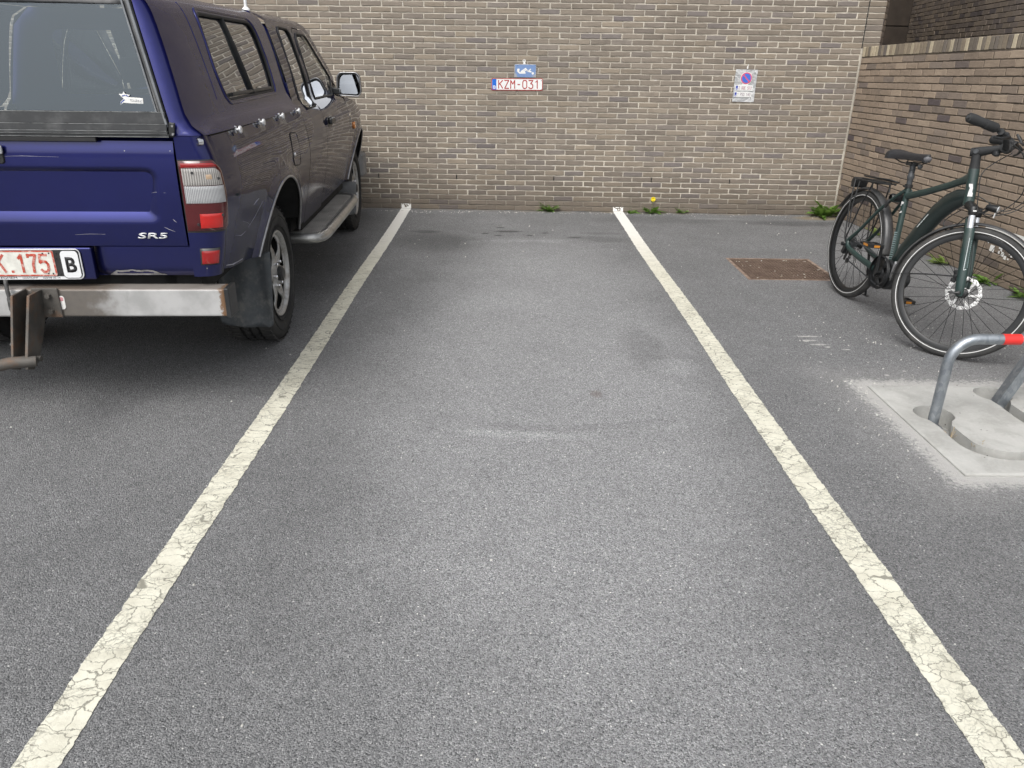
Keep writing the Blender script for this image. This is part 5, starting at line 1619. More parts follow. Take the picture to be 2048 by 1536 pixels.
mb = MB(); mb.prism(rrect(1.455, 1.635, hz_ - .038, hz_ + .036, .02), 'X', X_low(1.55, hz_) - .006, X_low(1.55, hz_) + .004); mb.build("handle_bezel", M_TRIM, truck, 30, .003)
mb = MB(); mb.prism(rrect(1.47, 1.62, hz_ - .012, hz_ + .030, .012), 'X', X_low(1.55, hz_) + .005, X_low(1.55, hz_) + .030); mb.build("door_handle", M_TRIM, truck, 30, .008)
mb = MB(); mb.prism(rrect(2.62, 2.70, .925, .985, .028), 'X', X_low(2.66, .955) - .01, X_low(2.66, .955) + .012); mb.build("side_indicator", simple("amber_lens", (.62, .20, .02), .15, coat=1), truck, 30, .005)
for y0, y1, z in ((2.43, 2.54, 1.055), (2.50, 2.545, 1.020)):
    mb = MB(); mb.box((X_low(2.5, z) + .002, (y0 + y1) / 2, z), (.003, y1 - y0, .016)); mb.build("fender_badge", M_CHROME, truck, 0, .001)
mr = bpy.data.objects.new("door_mirror", None); COL.objects.link(mr); mr.parent = truck
mo = rpoly([(.868, 1.212), (1.020, 1.205), (1.042, 1.235), (1.036, 1.352), (1.010, 1.378), (.885, 1.378), (.862, 1.345), (.858, 1.26)], .03, 5)
mb = MB()
mcx = sum(p[0] for p in mo) / len(mo); mcz = sum(p[1] for p in mo) / len(mo)
prof = [(1.0, 0), (1.03, .012), (1.02, .05), (.93, .09), (.72, .115), (.3, .125)]
vs = [(mcx + (a - mcx) * q, 2.235 + h, mcz + (b - mcz) * q) for q, h in prof for a, b in mo]
n = len(mo)
mb.add(vs, [(i * n + j, i * n + (j + 1) % n, (i + 1) * n + (j + 1) % n, (i + 1) * n + j) for i in range(len(prof) - 1) for j in range(n)] + [tuple((len(prof) - 1) * n + j for j in range(n))])
mb.build("mirror_shell", M_TRIM, mr, 60)
mb = MB(); mb.tube([(mcx + (a - mcx) * 1.0, 2.234, mcz + (b - mcz) * 1.0) for a, b in mo], .0045, 8, closed=True); mb.build("mirror_rim", M_ARCH, mr, 60)
k = NT("mirror_glass"); k.bsdf((.86, .88, .90), .01, 1); M_MIRROR = k.m
mb = MB(Matrix.Translation((mcx, 2.240, mcz)) @ Matrix.Rotation(R(-5), 4, 'Z') @ Matrix.Rotation(R(-9), 4, 'X'))
mi = [((a - mcx) * .86 + .004, (b - mcz) * .84) for a, b in mo]
mb.add([(a, 0, b) for a, b in mi], [tuple(range(len(mi)))]); mb.build("mirror_glass", M_MIRROR, mr, 0)
mb = MB(); V2, F2 = flat([(mcx + (a - mcx) * .99, mcz + (b - mcz) * .99) for a, b in mo], [[(mcx + (a - mcx) * .87 + .004, mcz + (b - mcz) * .85) for a, b in mo]])
mb.add([(a, 2.236, b) for a, b in V2], F2); mb.build("mirror_bezel", M_TRIM, mr, 0)
mb = MB(); mb.prism([(.80, 1.225), (.88, 1.218), (.88, 1.262), (.80, 1.275)], 'Y', 2.20, 2.28); mb.build("mirror_arm", M_TRIM, mr, 0, .008)
mb = MB(); mb.tube([(.555, .95, 1.738), (.556, .949, 1.80), (.562, .93, 2.55)], [.0105, .0095, .0080], 10); mb.lathe([(.026, -.004), (.022, .012), (.011, .022)], 16, 'Z', (.555, .95, 1.742)); mb.build("aerial", simple("white_aerial", (.80, .81, .82), .35, var=.02), truck, 60)
# ================================================================== BICYCLE
_az, _ln = R(-86), R(5)
_d = Vector((math.cos(_az), math.sin(_az), 0)); _lat = Vector((-math.sin(_az), math.cos(_az), 0))
_u = Vector((0, 0, 1)) * math.cos(_ln) + _lat * math.sin(_ln)
_w = _u.cross(_d)
RW = .360                                                  # wheel radius
_o = Vector((2.39, 5.20, RW * math.cos(_ln))) - _u * RW
BIKE_MW = Matrix(((_d.x, _w.x, _u.x, _o.x), (_d.y, _w.y, _u.y, _o.y), (_d.z, _w.z, _u.z, _o.z), (0, 0, 0, 1)))
bike = thing("bicycle", "dark green electric bicycle on its stand, front wheel turned, beside the low wall", "bicycle", BIKE_MW)
HA = R(14)
S_AX = Vector((-math.sin(HA), 0, math.cos(HA)))
A_ = Vector((1.0, 0, .81))
AX0 = Vector((1.152, 0, RW))
MF = Matrix.Translation(A_) @ Matrix.Rotation(R(43), 4, S_AX) @ Matrix.Translation(-A_)
for _ in range(4):
    cw_ = BIKE_MW @ (MF @ AX0)
    l_ = (BIKE_MW.to_3x3() @ MF.to_3x3()) @ Vector((0, 1, 0))
    low = cw_.z - RW * math.sqrt(1 - l_.z ** 2)
    AX0 = AX0 - S_AX * low
def axis(v): return Vector((1.0 - (v - .45) * math.tan(HA), 0, v + .36))

M_BGREEN = simple("satin_dark_green", (.019, .042, .038), .42, var=.06, coat=.35, coat_rough=.25, dirt=(.12, .12, .11), dirt_amt=.2, dirt_scale=9)
M_BBLACK = simple("satin_black", (.016, .017, .018), .40, var=.15, vscale=20)
M_BMATT = simple("matt_black", (.024, .025, .026), .7, var=.15)
M_BGREY = simple("dark_grey_alloy", (.075, .08, .085), .45, .3, var=.1)
M_BTYRE = simple("bicycle_tyre", (.040, .040, .039), .8, var=.2, vscale=12, dirt=(.12, .11, .10), dirt_amt=.5, dirt_scale=6)
M_REFLEX = simple("reflective_stripe", (.66, .66, .65), .35, var=.02)
M_DISC = simple("brake_disc_steel", (.86, .86, .85), .45, .3, var=.05)
M_SADDLE = simple("saddle_vinyl", (.020, .020, .022), .42, var=.1, bump=.1, bscale=200)
M_SPOKE = simple("black_spoke", (.012, .012, .013), .4, .5, var=.05)
M_AMBER = simple("amber_reflector", (.50, .20, .02), .3, coat=1)
M_STANCH = simple("polished_stanchion", (.72, .74, .77), .22, .7, var=.03)
M_DECAL = simple("pale_decal", (.62, .68, .68), .5)
M_SILVER = simple("silver_part", (.55, .56, .57), .35, .7, var=.05)

def holder(name):
    o = bpy.data.objects.new(name, None); COL.objects.link(o); o.parent = bike; return o

def build_wheel(c, xf, disc_side, seed):
    w = holder("wheel")
    mb = MB(xf)
    prof = [(.336 + .0235 * math.cos(R(a)), .0235 * math.sin(R(a))) for a in range(-130, 131, 20)]
    mb.lathe([(r_, h) for r_, h in prof], 96, 'Y', c)
    mb.build("tyre", M_BTYRE, w, 50)
    mb = MB(xf)
    for sd in (1, -1):
        mb.lathe([(.3272, sd * .0240), (.3280, sd * .0247), (.3308, sd * .0247), (.3316, sd * .0240)], 96, 'Y', c)
    mb.build("reflective_stripe", M_REFLEX, w, 0)
    mb = MB(xf)
    mb.lathe([(.320, .0125), (.316, .0125), (.300, .0125), (.293, .009), (.292, 0), (.293, -.009), (.300, -.0125), (.316, -.0125), (.320, -.0125)], 96, 'Y', c)
    mb.build("rim", M_BBLACK, w, 30)
    mb = MB(xf)
    n = 32
    for i in range(n):
        sd = 1 if i % 2 else -1
        a = 2 * math.pi * i / n
        ah = a + (1 if (i // 2) % 2 else -1) * 1.05
        hub = Vector(c) + Vector((.024 * math.cos(ah), sd * .030, .024 * math.sin(ah)))
        rimp = Vector(c) + Vector((.294 * math.cos(a), sd * .002, .294 * math.sin(a)))
        mb.tube([hub, rimp], .00125, 5)
    mb.build("spokes", M_SPOKE, w)
    mb = MB(xf)
    mb.lathe([(.0, -.055), (.008, -.055), (.010, -.040), (.014, -.038), (.026, -.033), (.026, -.028), (.016, -.024), (.016, .024), (.026, .028), (.026, .033), (.014, .038), (.010, .042), (.008, .055), (0, .055)], 24, 'Y', c)
    mb.build("hub", M_BBLACK, w, 40)
    if disc_side:
        y = disc_side * .040
        outl, m = [], 150
        for i in range(m):
            a = 2 * math.pi * i / m
            rr = .0905 + .0022 * math.sin(12 * a)
            outl.append((rr * math.cos(a), rr * math.sin(a)))
        hs = []
        for i in range(6):                                  # windows between the arms
            a0 = 2 * math.pi * (i + .12) / 6; a1 = 2 * math.pi * (i + .88) / 6
            hs.append([(.071 * math.cos(a0 + (a1 - a0) * t + .10), .071 * math.sin(a0 + (a1 - a0) * t + .10)) for t in [q / 8 for q in range(9)]] +
                      [(.031 * math.cos(a1 + (a0 - a1) * t - .18), .031 * math.sin(a1 + (a0 - a1) * t - .18)) for t in [q / 5 for q in range(6)]])
        for i in range(24):                                 # vent slots in the braking band
            a = 2 * math.pi * i / 24
            for rr, da in ((.0775, 0), (.0848, .07)):
                p = (rr * math.cos(a + da), rr * math.sin(a + da)); q = 2.6
                hs.append([(p[0] + .0032 * math.cos(t + a), p[1] + .0032 * math.sin(t + a)) for t in [2 * math.pi * k_ / 6 for k_ in range(6)]])
        cc = Vector(c)
        o = sheet("brake_disc", M_DISC, w, outl, hs, lambda a, b: xf @ (cc + Vector((a, y, b))), .5, nrm=False, thick=.002)
        mb = MB(xf); mb.lathe([(0, y + disc_side * .004), (.024, y + disc_side * .004), (.026, y - .002)], 20, 'Y', c); mb.build("disc_carrier", M_BBLACK, w, 40)
    return w
RC = Vector((0, 0, RW))
build_wheel(RC, I4, 0, 1)
build_wheel(AX0, MF, 1, 2)
v = MB(); v.tube([(-.19, .0, .135), (-.178, 0, .150)], .004, 6); v.build("valve", M_BBLACK, bike)

# frame tubes, one continuous painted frame
fr = holder("frame")
mb = MB()
mb.tube([(.470, 0, .285), (.448, 0, .45), (.425, 0, .65), (.405, 0, .815)], [.022, .019, .018, .0185], 18)
mb.tube([(.415, 0, .755), (.60, 0, .812), (.80, 0, .882), (.90, 0, .922), (.955, 0, .945)], [.019, .018, .018, .020, .030], 18, squash=(1.1, .85))
mb.tube([axis(.445), axis(.47), axis(.53), axis(.60), axis(.628)], [.0285, .0275, .027, .0275, .0275], 24)
mb.build("frame_tubes", M_BGREEN, fr, 60)
mb = MB()
mb.tube([(1.0, 0, .838), (.962, 0, .842), (.90, 0, .822), (.84, 0, .788), (.765, 0, .722), (.66, 0, .588), (.56, 0, .448), (.475, 0, .305)],
        [.026, .044, .056, .060, .060, .057, .053, .045], 22, squash=(.95, .62))
mb.build("down_tube", simple("black_green_satin", (.012, .022, .021), .38, var=.08, coat=.3, coat_rough=.25), fr, 60)
mb = MB()
for s in (1, -1):
    mb.tube([(.455, s * .030, .295), (.36, s * .052, .29), (.20, s * .066, .312), (.06, s * .070, .335), (.012, s * .070, .352), (.0, s * .069, .385)], [.020, .019, .016, .015, .017, .014], 14, squash=(1.2, .8))
    mb.tube([(.0, s * .069, .385), (.10, s * .064, .475), (.25, s * .052, .640), (.36, s * .032, .745), (.412, s * .016, .79)], [.0125, .0105, .0100, .0105, .012], 12)
mb.tube([(.33, -.040, .715), (.33, .040, .715)], .009, 10)
mb.build("rear_triangle", M_BGREEN, fr, 60)
strokes("frame_lettering", [[(.02, 0), (.05, 0)], [(.058, 0), (.075, 0)], [(.083, 0), (.13, 0)]], .0030, M_DECAL, fr, Matrix.Translation((.66, -.0385, .600)) @ Matrix.Rotation(R(90), 4, 'X') @ Matrix.Rotation(R(52), 4, 'Z'))
# head badge and seat-tube marks (worn white blocks)
hb = axis(.555); fwd = Vector((math.cos(HA), 0, math.sin(HA)))
def badge_at(base, up_, out_, side_, pts, name, par, mat):
    m = Matrix(((side_.x, up_.x, out_.x, base.x), (side_.y, up_.y, out_.y, base.y), (side_.z, up_.z, out_.z, base.z), (0, 0, 0, 1)))
    return flatpoly(pts, 0, .0012, m).build(name, mat, par, 0)
o_dir = (fwd * .80 + Vector((0, -.60, 0))).normalized(); s_dir = S_AX.cross(o_dir)
badge_at(axis(.520) + o_dir * .0272, S_AX, o_dir, s_dir, [(-.011, -.034), (.013, -.034), (.013, -.016), (.009, -.010), (.010, .010), (.006, .032), (-.012, .032), (-.010, .018), (-.004, .010), (-.009, -.012)], "head_badge", fr, M_REFLEX)
st_up = (Vector((.405, 0, .815)) - Vector((.470, 0, .285))).normalized()
st_out = (Vector((.30, -.95, 0)) - st_up * Vector((.30, -.95, 0)).dot(st_up)).normalized(); st_side = st_up.cross(st_out)
def on_seat_tube(t, off=.0190): return Vector((.470, 0, .285)).lerp(Vector((.405, 0, .815)), t) + st_out * off
badge_at(on_seat_tube(.80), st_up, st_out, st_side, [(-.009, -.012), (-.004, -.012), (-.004, -.002), (.007, -.002), (.010, .012), (-.008, .014)], "tube_mark", fr, M_REFLEX)
badge_at(on_seat_tube(.71), st_up, st_out, st_side, [(-.010, -.006), (.004, -.007), (.010, .002), (.001, .007), (-.002, .001)], "tube_mark", fr, M_REFLEX)
mb = MB()
for i in range(15):
    p = on_seat_tube(.12 + i * .0255, .0192 + .0008)
    mb.add([p + st_side * a + st_up * b for a, b in ((-.011, -.0028 - .0004 * i), (.011, -.0028), (.011, .0022), (-.011, .0022))], [(0, 1, 2, 3)])
mb.build("tube_stripes", simple("grey_green_decal", (.22, .29, .29), .5), fr, 0)

# motor, cranks, chain
mb = MB()
mo_ = rpoly([(.405, .235), (.50, .185), (.60, .215), (.645, .275), (.60, .345), (.50, .385), (.42, .33)], .04, 5)
mb.prism(mo_, 'Y', -.052, .052); mb.build("motor", M_BBLACK, bike, 40, .012, 3)
mb = MB(); mb.prism(rpoly([(.565, .275), (.635, .285), (.632, .345), (.575, .39)], .012), 'Y', -.054, -.03); mb.build("motor_cover", M_SILVER, bike, 30, .004)
BBX, BBZ = .470, .285
ring_o = [(BBX + (.080 + (.004 if i % 2 else 0)) * math.cos(2 * math.pi * i / 84), BBZ + (.080 + (.004 if i % 2 else 0)) * math.sin(2 * math.pi * i / 84)) for i in range(84)]
rh = []
for i in range(4):
    a = 2 * math.pi * i / 4 + .5
    rh.append([(BBX + .052 * math.cos(a) + .016 * math.cos(t), BBZ + .052 * math.sin(a) + .016 * math.sin(t)) for t in [2 * math.pi * k_ / 14 for k_ in range(14)]])
sheet("chainring", M_BBLACK, bike, ring_o, rh, lambda a, b: Vector((a, -.064, b)), .5, nrm=False, thick=.004)
mb = MB(); mb.lathe([(.102, -.078), (.104, -.072), (.104, -.060), (.086, -.058)], 48, 'Y', (BBX, 0, BBZ)); mb.build("chain_guard", M_BBLACK, bike, 40)
def crank(s, dx, dz):
    t = Vector((BBX + dx, s * .105, BBZ + dz)); b0 = Vector((BBX, s * .085, BBZ))
    mb = MB(); mb.tube([b0, b0.lerp(t, .15), b0.lerp(t, .85), t], [.017, .015, .011, .013], 10, squash=(1, .7)); mb.tube([(BBX, s * .04, BBZ), (BBX, s * .097, BBZ)], .016, 14)
    mb.build("crank", M_BBLACK, bike, 50)
    pd = holder("pedal")
    c = t + Vector((0, s * .060, 0))
    mb = MB()
    for off in (-.038, .038): mb.box(c + Vector((off, 0, 0)), (.020, .095, .024))
    mb.box(c, (.060, .018, .018)); mb.box(c + Vector((0, s * .042, 0)), (.09, .012, .022)); mb.box(c - Vector((0, s * .042, 0)), (.09, .012, .022))
    mb.build("pedal_body", M_BBLACK, pd, 0, .004)
    mb = MB()
    for off in (-.0485, .0485): mb.box(c + Vector((off, 0, 0)), (.003, .036, .014))
    mb.box(c + Vector((0, s * .0485, 0)), (.05, .003, .014))
    mb.build("pedal_reflector", M_AMBER, pd, 0)
crank(-1, .012, .170); crank(1, -.012, -.170)
mb = MB()
for i, rr in enumerate((.055, .050, .045, .040, .035, .031, .027)):
    mb.lathe([(rr - .005, -.026 - i * .005), (rr, -.026 - i * .005), (rr, -.028 - i * .005), (rr - .005, -.028 - i * .005)], 36, 'Y', RC)
mb.build("cassette", M_BGREY, bike, 20)
mb = MB()
def chain(p, q):
    p, q = Vector(p), Vector(q); n = int((q - p).length / .0125); d = (q - p).normalized()
    for i in range(n): mb.box(p + d * (i + .5) * .0125, (.0105, .0065 if i % 2 else .0045, .0075), Matrix.Rotation(-math.atan2(d.z, d.x), 3, 'Y'))
chain((0, -.044, RW + .044), (BBX, -.064, BBZ + .080)); chain((.02, -.044, RW - .105), (BBX, -.064, BBZ - .080)); chain((.0, -.044, RW - .044), (.045, -.044, RW - .06)); chain((.045, -.044, RW - .075), (.02, -.044, RW - .105))
mb.build("chain", M_BGREY, bike, 0)
mb = MB()
mb.tube([(0, -.055, RW), (0, -.098, RW)], [.008, .007], 10); mb.lathe([(.0, -.108), (.013, -.106), (.014, -.096), (.008, -.092)], 14, 'Y', RC)
mb.build("axle_cap", M_BBLACK, bike, 40)
mb = MB()
mb.box((.008, -.080, RW - .035), (.028, .022, .055), Matrix.Rotation(.3, 3, 'Y')); mb.box((.032, -.072, RW - .068), (.016, .008, .075), Matrix.Rotation(.35, 3, 'Y'))
for z in (-.055, -.108):
    mb.lathe([(.0, -.050), (.017, -.050), (.017, -.041), (0, -.041)], 14, 'Y', (.034 if z > -.1 else .018, 0, RW + z))
mb.build("derailleur", M_BBLACK, bike, 30)
mb = MB(); mb.tube([(.06, .07, .33), (.03, .12, .17), (.01, .16, .020)], [.009, .008, .008], 10); mb.box((.008, .163, .012), (.05, .02, .016)); mb.build("kickstand", M_BBLACK, bike)

# mudguards
def guard(name, c, r_, a0, a1, hw, xf, mat, par, flick=0):
    mb = MB(xf)
    def fn(u, v_):
        a = R(a0 + (a1 - a0) * u); q = v_ * 2 - 1
        rr = r_ - .013 * q * q + (flick * max(0, (u - .93) / .07) ** 2)
        return Vector((c[0] + rr * math.cos(a), c[1] + hw * q, c[2] + rr * math.sin(a)))
    mb.grid(fn, 60, 8)
    o = mb.build(name, mat, par, 60)
    m = o.modifiers.new("solid", 'SOLIDIFY'); m.thickness = .002; m.offset = 0
    return o
M_GUARD = simple("mudguard_plastic", (.045, .046, .048), .45, var=.1, coat=.2, dirt=(.15, .145, .13), dirt_amt=.35, dirt_scale=7)
guard("rear_mudguard", RC, .383, 2, 150, .030, I4, M_GUARD, bike, .012)
guard("front_mudguard", AX0, .380, 188, 52, .030, MF, M_GUARD, bike, .022)
mb = MB(MF)
for s in (1, -1):
    a = R(181)
    mb.tube([AX0 + Vector((.376 * math.cos(a), s * .030, .376 * math.sin(a))), AX0 + Vector((-.20, s * .052, .045)), AX0 + S_AX * .085 + Vector((-.012, s * .066, 0))], .0022, 6)
mb.build("guard_stays", M_BBLACK, bike)
mb = MB(MF)
for s in (1, -1): mb.tube([AX0 + S_AX * .085 + Vector((-.035, s * .064, -.002)), AX0 + S_AX * .085 + Vector((-.014, s * .066, 0))], .0055, 8)
mb.build("stay_ends", M_BBLACK, bike)

# rack with rear lamp and spring clip
rk = holder("pannier_rack")
mb = MB()
for s in (1, -1):
    mb.tube([(-.165, s * .050, .775), (-.10, s * .058, .782), (.10, s * .058, .790), (.20, s * .040, .796), (.235, s * .014, .797)], .0055, 8)
    mb.tube([(-.125, s * .060, .778), (-.085, s * .078, .62), (-.028, s * .082, .405), (-.012, s * .076, .372)], .0050, 8)
    mb.tube([(.105, s * .060, .785), (.055, s * .078, .62), (-.012, s * .082, .405), (-.006, s * .076, .372)], .0050, 8)
    mb.tube([(-.06, s * .062, .772), (-.035, s * .085, .62), (-.008, s * .086, .47)], .0040, 8)
mb.tube([(.20, 0, .796), (.215, 0, .745)], .006, 8)
for x in (-.165, -.08, .02, .12): mb.tube([(x, -.055, .781 + x * .05), (x, .055, .781 + x * .05)], .0045, 8)
mb.tube([(-.15, 0, .785), (.21, 0, .799)], .006, 8)
mb.build("rack_tubes", M_BBLACK, rk)
mb = MB()
mb.tube([(-.10, -.02, .805), (.08, -.026, .815), (.17, -.032, .822), (.245, -.030, .826), (.275, 0, .818), (.245, .030, .816), (.17, .032, .812), (-.10, .02, .802)], .0048, 8)
mb.build("spring_clip", M_BBLACK, rk, 60)
mb = MB()
mb.prism(rpoly([(-.02, .79), (.15, .795), (.15, .802), (-.02, .799)], .003), 'Y', -.04, .04); mb.build("rack_plate", M_BBLACK, rk, 0, .002)
mb = MB(); mb.prism(rpoly([(-.195, .715), (-.155, .72), (-.145, .775), (-.175, .79), (-.20, .77)], .012), 'Y', -.048, .048); mb.build("rear_lamp", M_BBLACK, rk, 30, .006)
mb = MB(); mb.prism(rpoly([(-.2035, .73), (-.193, .73), (-.193, .765), (-.2035, .765)], .004), 'Y', -.040, .040); mb.build("rear_lens", simple("lamp_red", (.35, .01, .01), .2), rk, 30)
mb = MB(); mb.tube([(.33, -.048, .715), (.325, -.058, .70), (.318, -.060, .665)], [.010, .012, .007], 10); mb.lathe([(.02, -.044), (.026, -.036), (.026, .036), (.02, .044)], 14, 'Y', (.318, 0, .728)); mb.build("ring_lock", M_BBLACK, bike, 40)

# seat post and saddle
mb = MB(); mb.tube([(.4065, 0, .805), (.4045, 0, .826)], .0235, 18); mb.tube([(.395, -.026, .812), (.43, -.028, .812)], .006, 8); mb.build("seat_clamp", M_BBLACK, bike, 40)
mb = MB()
mb.tube([(.405, 0, .82), (.401, 0, .855), (.400, 0, .862), (.398, 0, .876), (.396, 0, .892), (.390, 0, .935)], [.0165, .0165, .021, .021, .0165, .016], 16)
for z in (.900, .909, .918): mb.lathe([(.016, -.003), (.0195, 0), (.016, .003)], 16, 'Z', (.3945, 0, z))
mb.tube([(.392, 0, .925), (.384, 0, .948)], [.018, .020], 14)
mb.build("seat_post", M_BGREY, bike, 40)
mb = MB()
for s in (1, -1): mb.tube([(.235, s * .05, .962), (.285, s * .022, .942), (.43, s * .020, .944), (.50, s * .012, .968)], .0038, 8)
mb.box((.375, 0, .944), (.05, .052, .022)); mb.build("saddle_rails", M_BBLACK, bike)
def sad(u, v_):
    x = .158 + .372 * u
    hw = .083 * (1 - max(0, (u - .18) / .82) ** .62 * .74) * (min(1, (u + .012) / .10) ** .45) * (1 if u < .93 else math.sqrt(max(0, 1 - ((u - .93) / .0702) ** 2)))
    hw = max(hw, .002)
    a = math.pi * v_
    y = -hw * math.cos(a)
    top = 1.006 + .010 * (u - .45) ** 2 * 4 - (.016 * max(0, 1 - u * 9) ** 2)
    bt = .948 + .022 * min(1, u * 1.6)
    zz = bt + (top - bt) * math.sin(a) ** .5
    return Vector((x, y, zz))
mb = MB(); mb.grid(sad, 60, 20)
for ue in (0, 1): mb.add([sad(ue, j / 20) for j in range(21)], [tuple(range(21))])
mb.grid(lambda u, v_: Vector((sad(u, 0).x, sad(u, 0).y * (1 - 2 * v_), .948 + .022 * min(1, u * 1.6))), 30, 2)
mb.build("saddle", M_SADDLE, bike, 60)
mb = MB(); mb.tube([(.488, 0, .987), (.510, 0, .988), (.526, 0, .988), (.533, 0, .986)], [.0225, .0220, .019, .008], 16, squash=(.95, 1.05)); mb.build("saddle_nose", simple("grey_saddle_trim", (.13, .13, .14), .5), bike, 50)
mb = MB(); mb.lathe([(0, -.010), (.014, -.006), (.014, .006), (0, .010)], 12, 'X', (.47, -.004, .940)); mb.build("saddle_knob", M_BGREY, bike, 40)

# fork
fk = holder("fork")
def leg(s, t, fw_=0): return AX0 + S_AX * t + Vector((fw_, s * .062, 0))
mb = MB(MF)
for s in (1, -1):
    mb.tube([leg(s, -.018), leg(s, .0), leg(s, .06), leg(s, .20), leg(s, .335), leg(s, .345)], [.013, .019, .0215, .0215, .0225, .020], 18, squash=(1.15, .9))
mb.tube([leg(1, .31, -.012), AX0 + S_AX * .385 + Vector((-.02, .045, 0)), AX0 + S_AX * .405 + Vector((-.022, 0, 0)), AX0 + S_AX * .385 + Vector((-.02, -.045, 0)), leg(-1, .31, -.012)], .013, 12)
mb.build("fork_lowers", M_BGREEN, fk, 60)
mb = MB(MF)
for s in (1, -1): mb.tube([leg(s, .30), leg(s, .43)], .0165, 18)
mb.build("stanchions", M_STANCH, fk, 60)
mb = MB(MF)
for s in (1, -1): mb.tube([leg(s, .412), leg(s, .418), leg(s, .455), leg(s, .460)], [.018, .022, .022, .018], 18)
mb.tube([leg(1, .445), AX0 + S_AX * .462 + Vector((-.03, .02, 0)), AX0 + S_AX * .462 + Vector((-.03, -.02, 0)), leg(-1, .445)], [.020, .025, .025, .020], 14)
mb.build("fork_crown", M_BBLACK, fk, 60)
pp = leg(-1, .21)
fo_dir = Vector((.62, -.78, 0)).normalized(); fs_dir = S_AX.cross(fo_dir)
fm = Matrix(((fs_dir.x, S_AX.x, fo_dir.x, pp.x + fo_dir.x * .0222), (fs_dir.y, S_AX.y, fo_dir.y, pp.y + fo_dir.y * .0222), (fs_dir.z, S_AX.z, fo_dir.z, pp.z + fo_dir.z * .0222), (0, 0, 0, 1)))
strokes("fork_decal", [[(-.004, .085), (-.009, -.085), (.004, -.080)]], .0014, M_DECAL, fk, MF @ fm)
mbd = MB(MF @ fm)
for i in range(14): mbd.add([(.0 + .006, -.070 + i * .0105, .001), (.011, -.070 + i * .0105, .001), (.011, -.064 + i * .0105, .001), (.006, -.064 + i * .0105, .001)], [(0, 1, 2, 3)])
mbd.build("fork_decal", simple("dim_decal", (.16, .22, .22), .5), fk, 0)
cq = leg(-1, .437) + fo_dir * .0225
flatpoly(rrect(-.010, .009, -.004, .004, .001), 0, .001, MF @ Matrix(((fs_dir.x, S_AX.x, fo_dir.x, cq.x), (fs_dir.y, S_AX.y, fo_dir.y, cq.y), (fs_dir.z, S_AX.z, fo_dir.z, cq.z), (0, 0, 0, 1)))).build("crown_mark", M_REFLEX, fk, 0)
mb = MB(MF); mb.tube([leg(-1, 0) + Vector((0, -.028, 0)), leg(-1, 0) + Vector((-.012, -.034, -.004)), leg(-1, 0) + Vector((-.045, -.036, -.010))], [.007, .006, .005], 8); mb.lathe([(0, -.034), (.010, -.032), (.012, -.018)], 14, 'Y', leg(-1, 0)); mb.build("quick_release", M_BBLACK, fk, 40)
mb = MB(MF); mb.box(leg(1, .085) + Vector((-.045, -.012, 0)), (.040, .032, .062), Matrix.Rotation(-.25, 3, 'Y')); mb.box(leg(1, .06) + Vector((-.060, -.012, -.005)), (.03, .03, .025)); mb.build("brake_caliper", M_BBLACK, fk, 0, .006)
mb = MB(MF); mb.tube([leg(1, .115) + Vector((-.045, -.01, 0)), leg(1, .17) + Vector((-.035, 0, 0)), leg(1, .25) + Vector((-.026, .005, 0))], .0025, 6); mb.build("brake_hose", M_BBLACK, fk)

# steerer, stem, bar, grips, levers, display
mb = MB(MF); mb.tube([axis(.628), axis(.634), axis(.665), axis(.70), axis(.735)], [.0275, .0255, .0240, .0235, .0235], 18); mb.build("headset_spacers", M_BMATT, bike, 40)
STM0 = axis(.715)
BARC = Vector((1.060, 0, 1.122))
mb = MB(MF)
mb.tube([STM0 + Vector((-.028, 0, -.005)), STM0, STM0.lerp(BARC, .5) + Vector((0, 0, .002)), BARC], [.022, .027, .021, .022], 16)
mb.tube([BARC + Vector((0, -.026, 0)), BARC + Vector((0, .026, 0))], .0255, 18)
mb.build("stem", M_BMATT, bike, 50)
mb = MB(MF); mb.lathe([(.0, -.030), (.012, -.030), (.0135, -.027)], 16, 'Y', STM0); mb.lathe([(.009, -.0305), (.010, -.0312), (.011, -.0305)], 16, 'Y', STM0); mb.build("stem_bolt", M_BGREY, bike, 40)
def bar(s): return [BARC, BARC + Vector((.004, s * .04, .0)), BARC + Vector((.006, s * .085, .020)), BARC + Vector((-.004, s * .135, .046)), BARC + Vector((-.045, s * .205, .060)), BARC + Vector((-.148, s * .315, .070))]
mb = MB(MF)
for s in (1, -1): mb.tube(bar(s), [.0158, .0158, .0145, .0125, .0115, .011], 14)
mb.build("handlebar", M_BMATT, bike, 60)
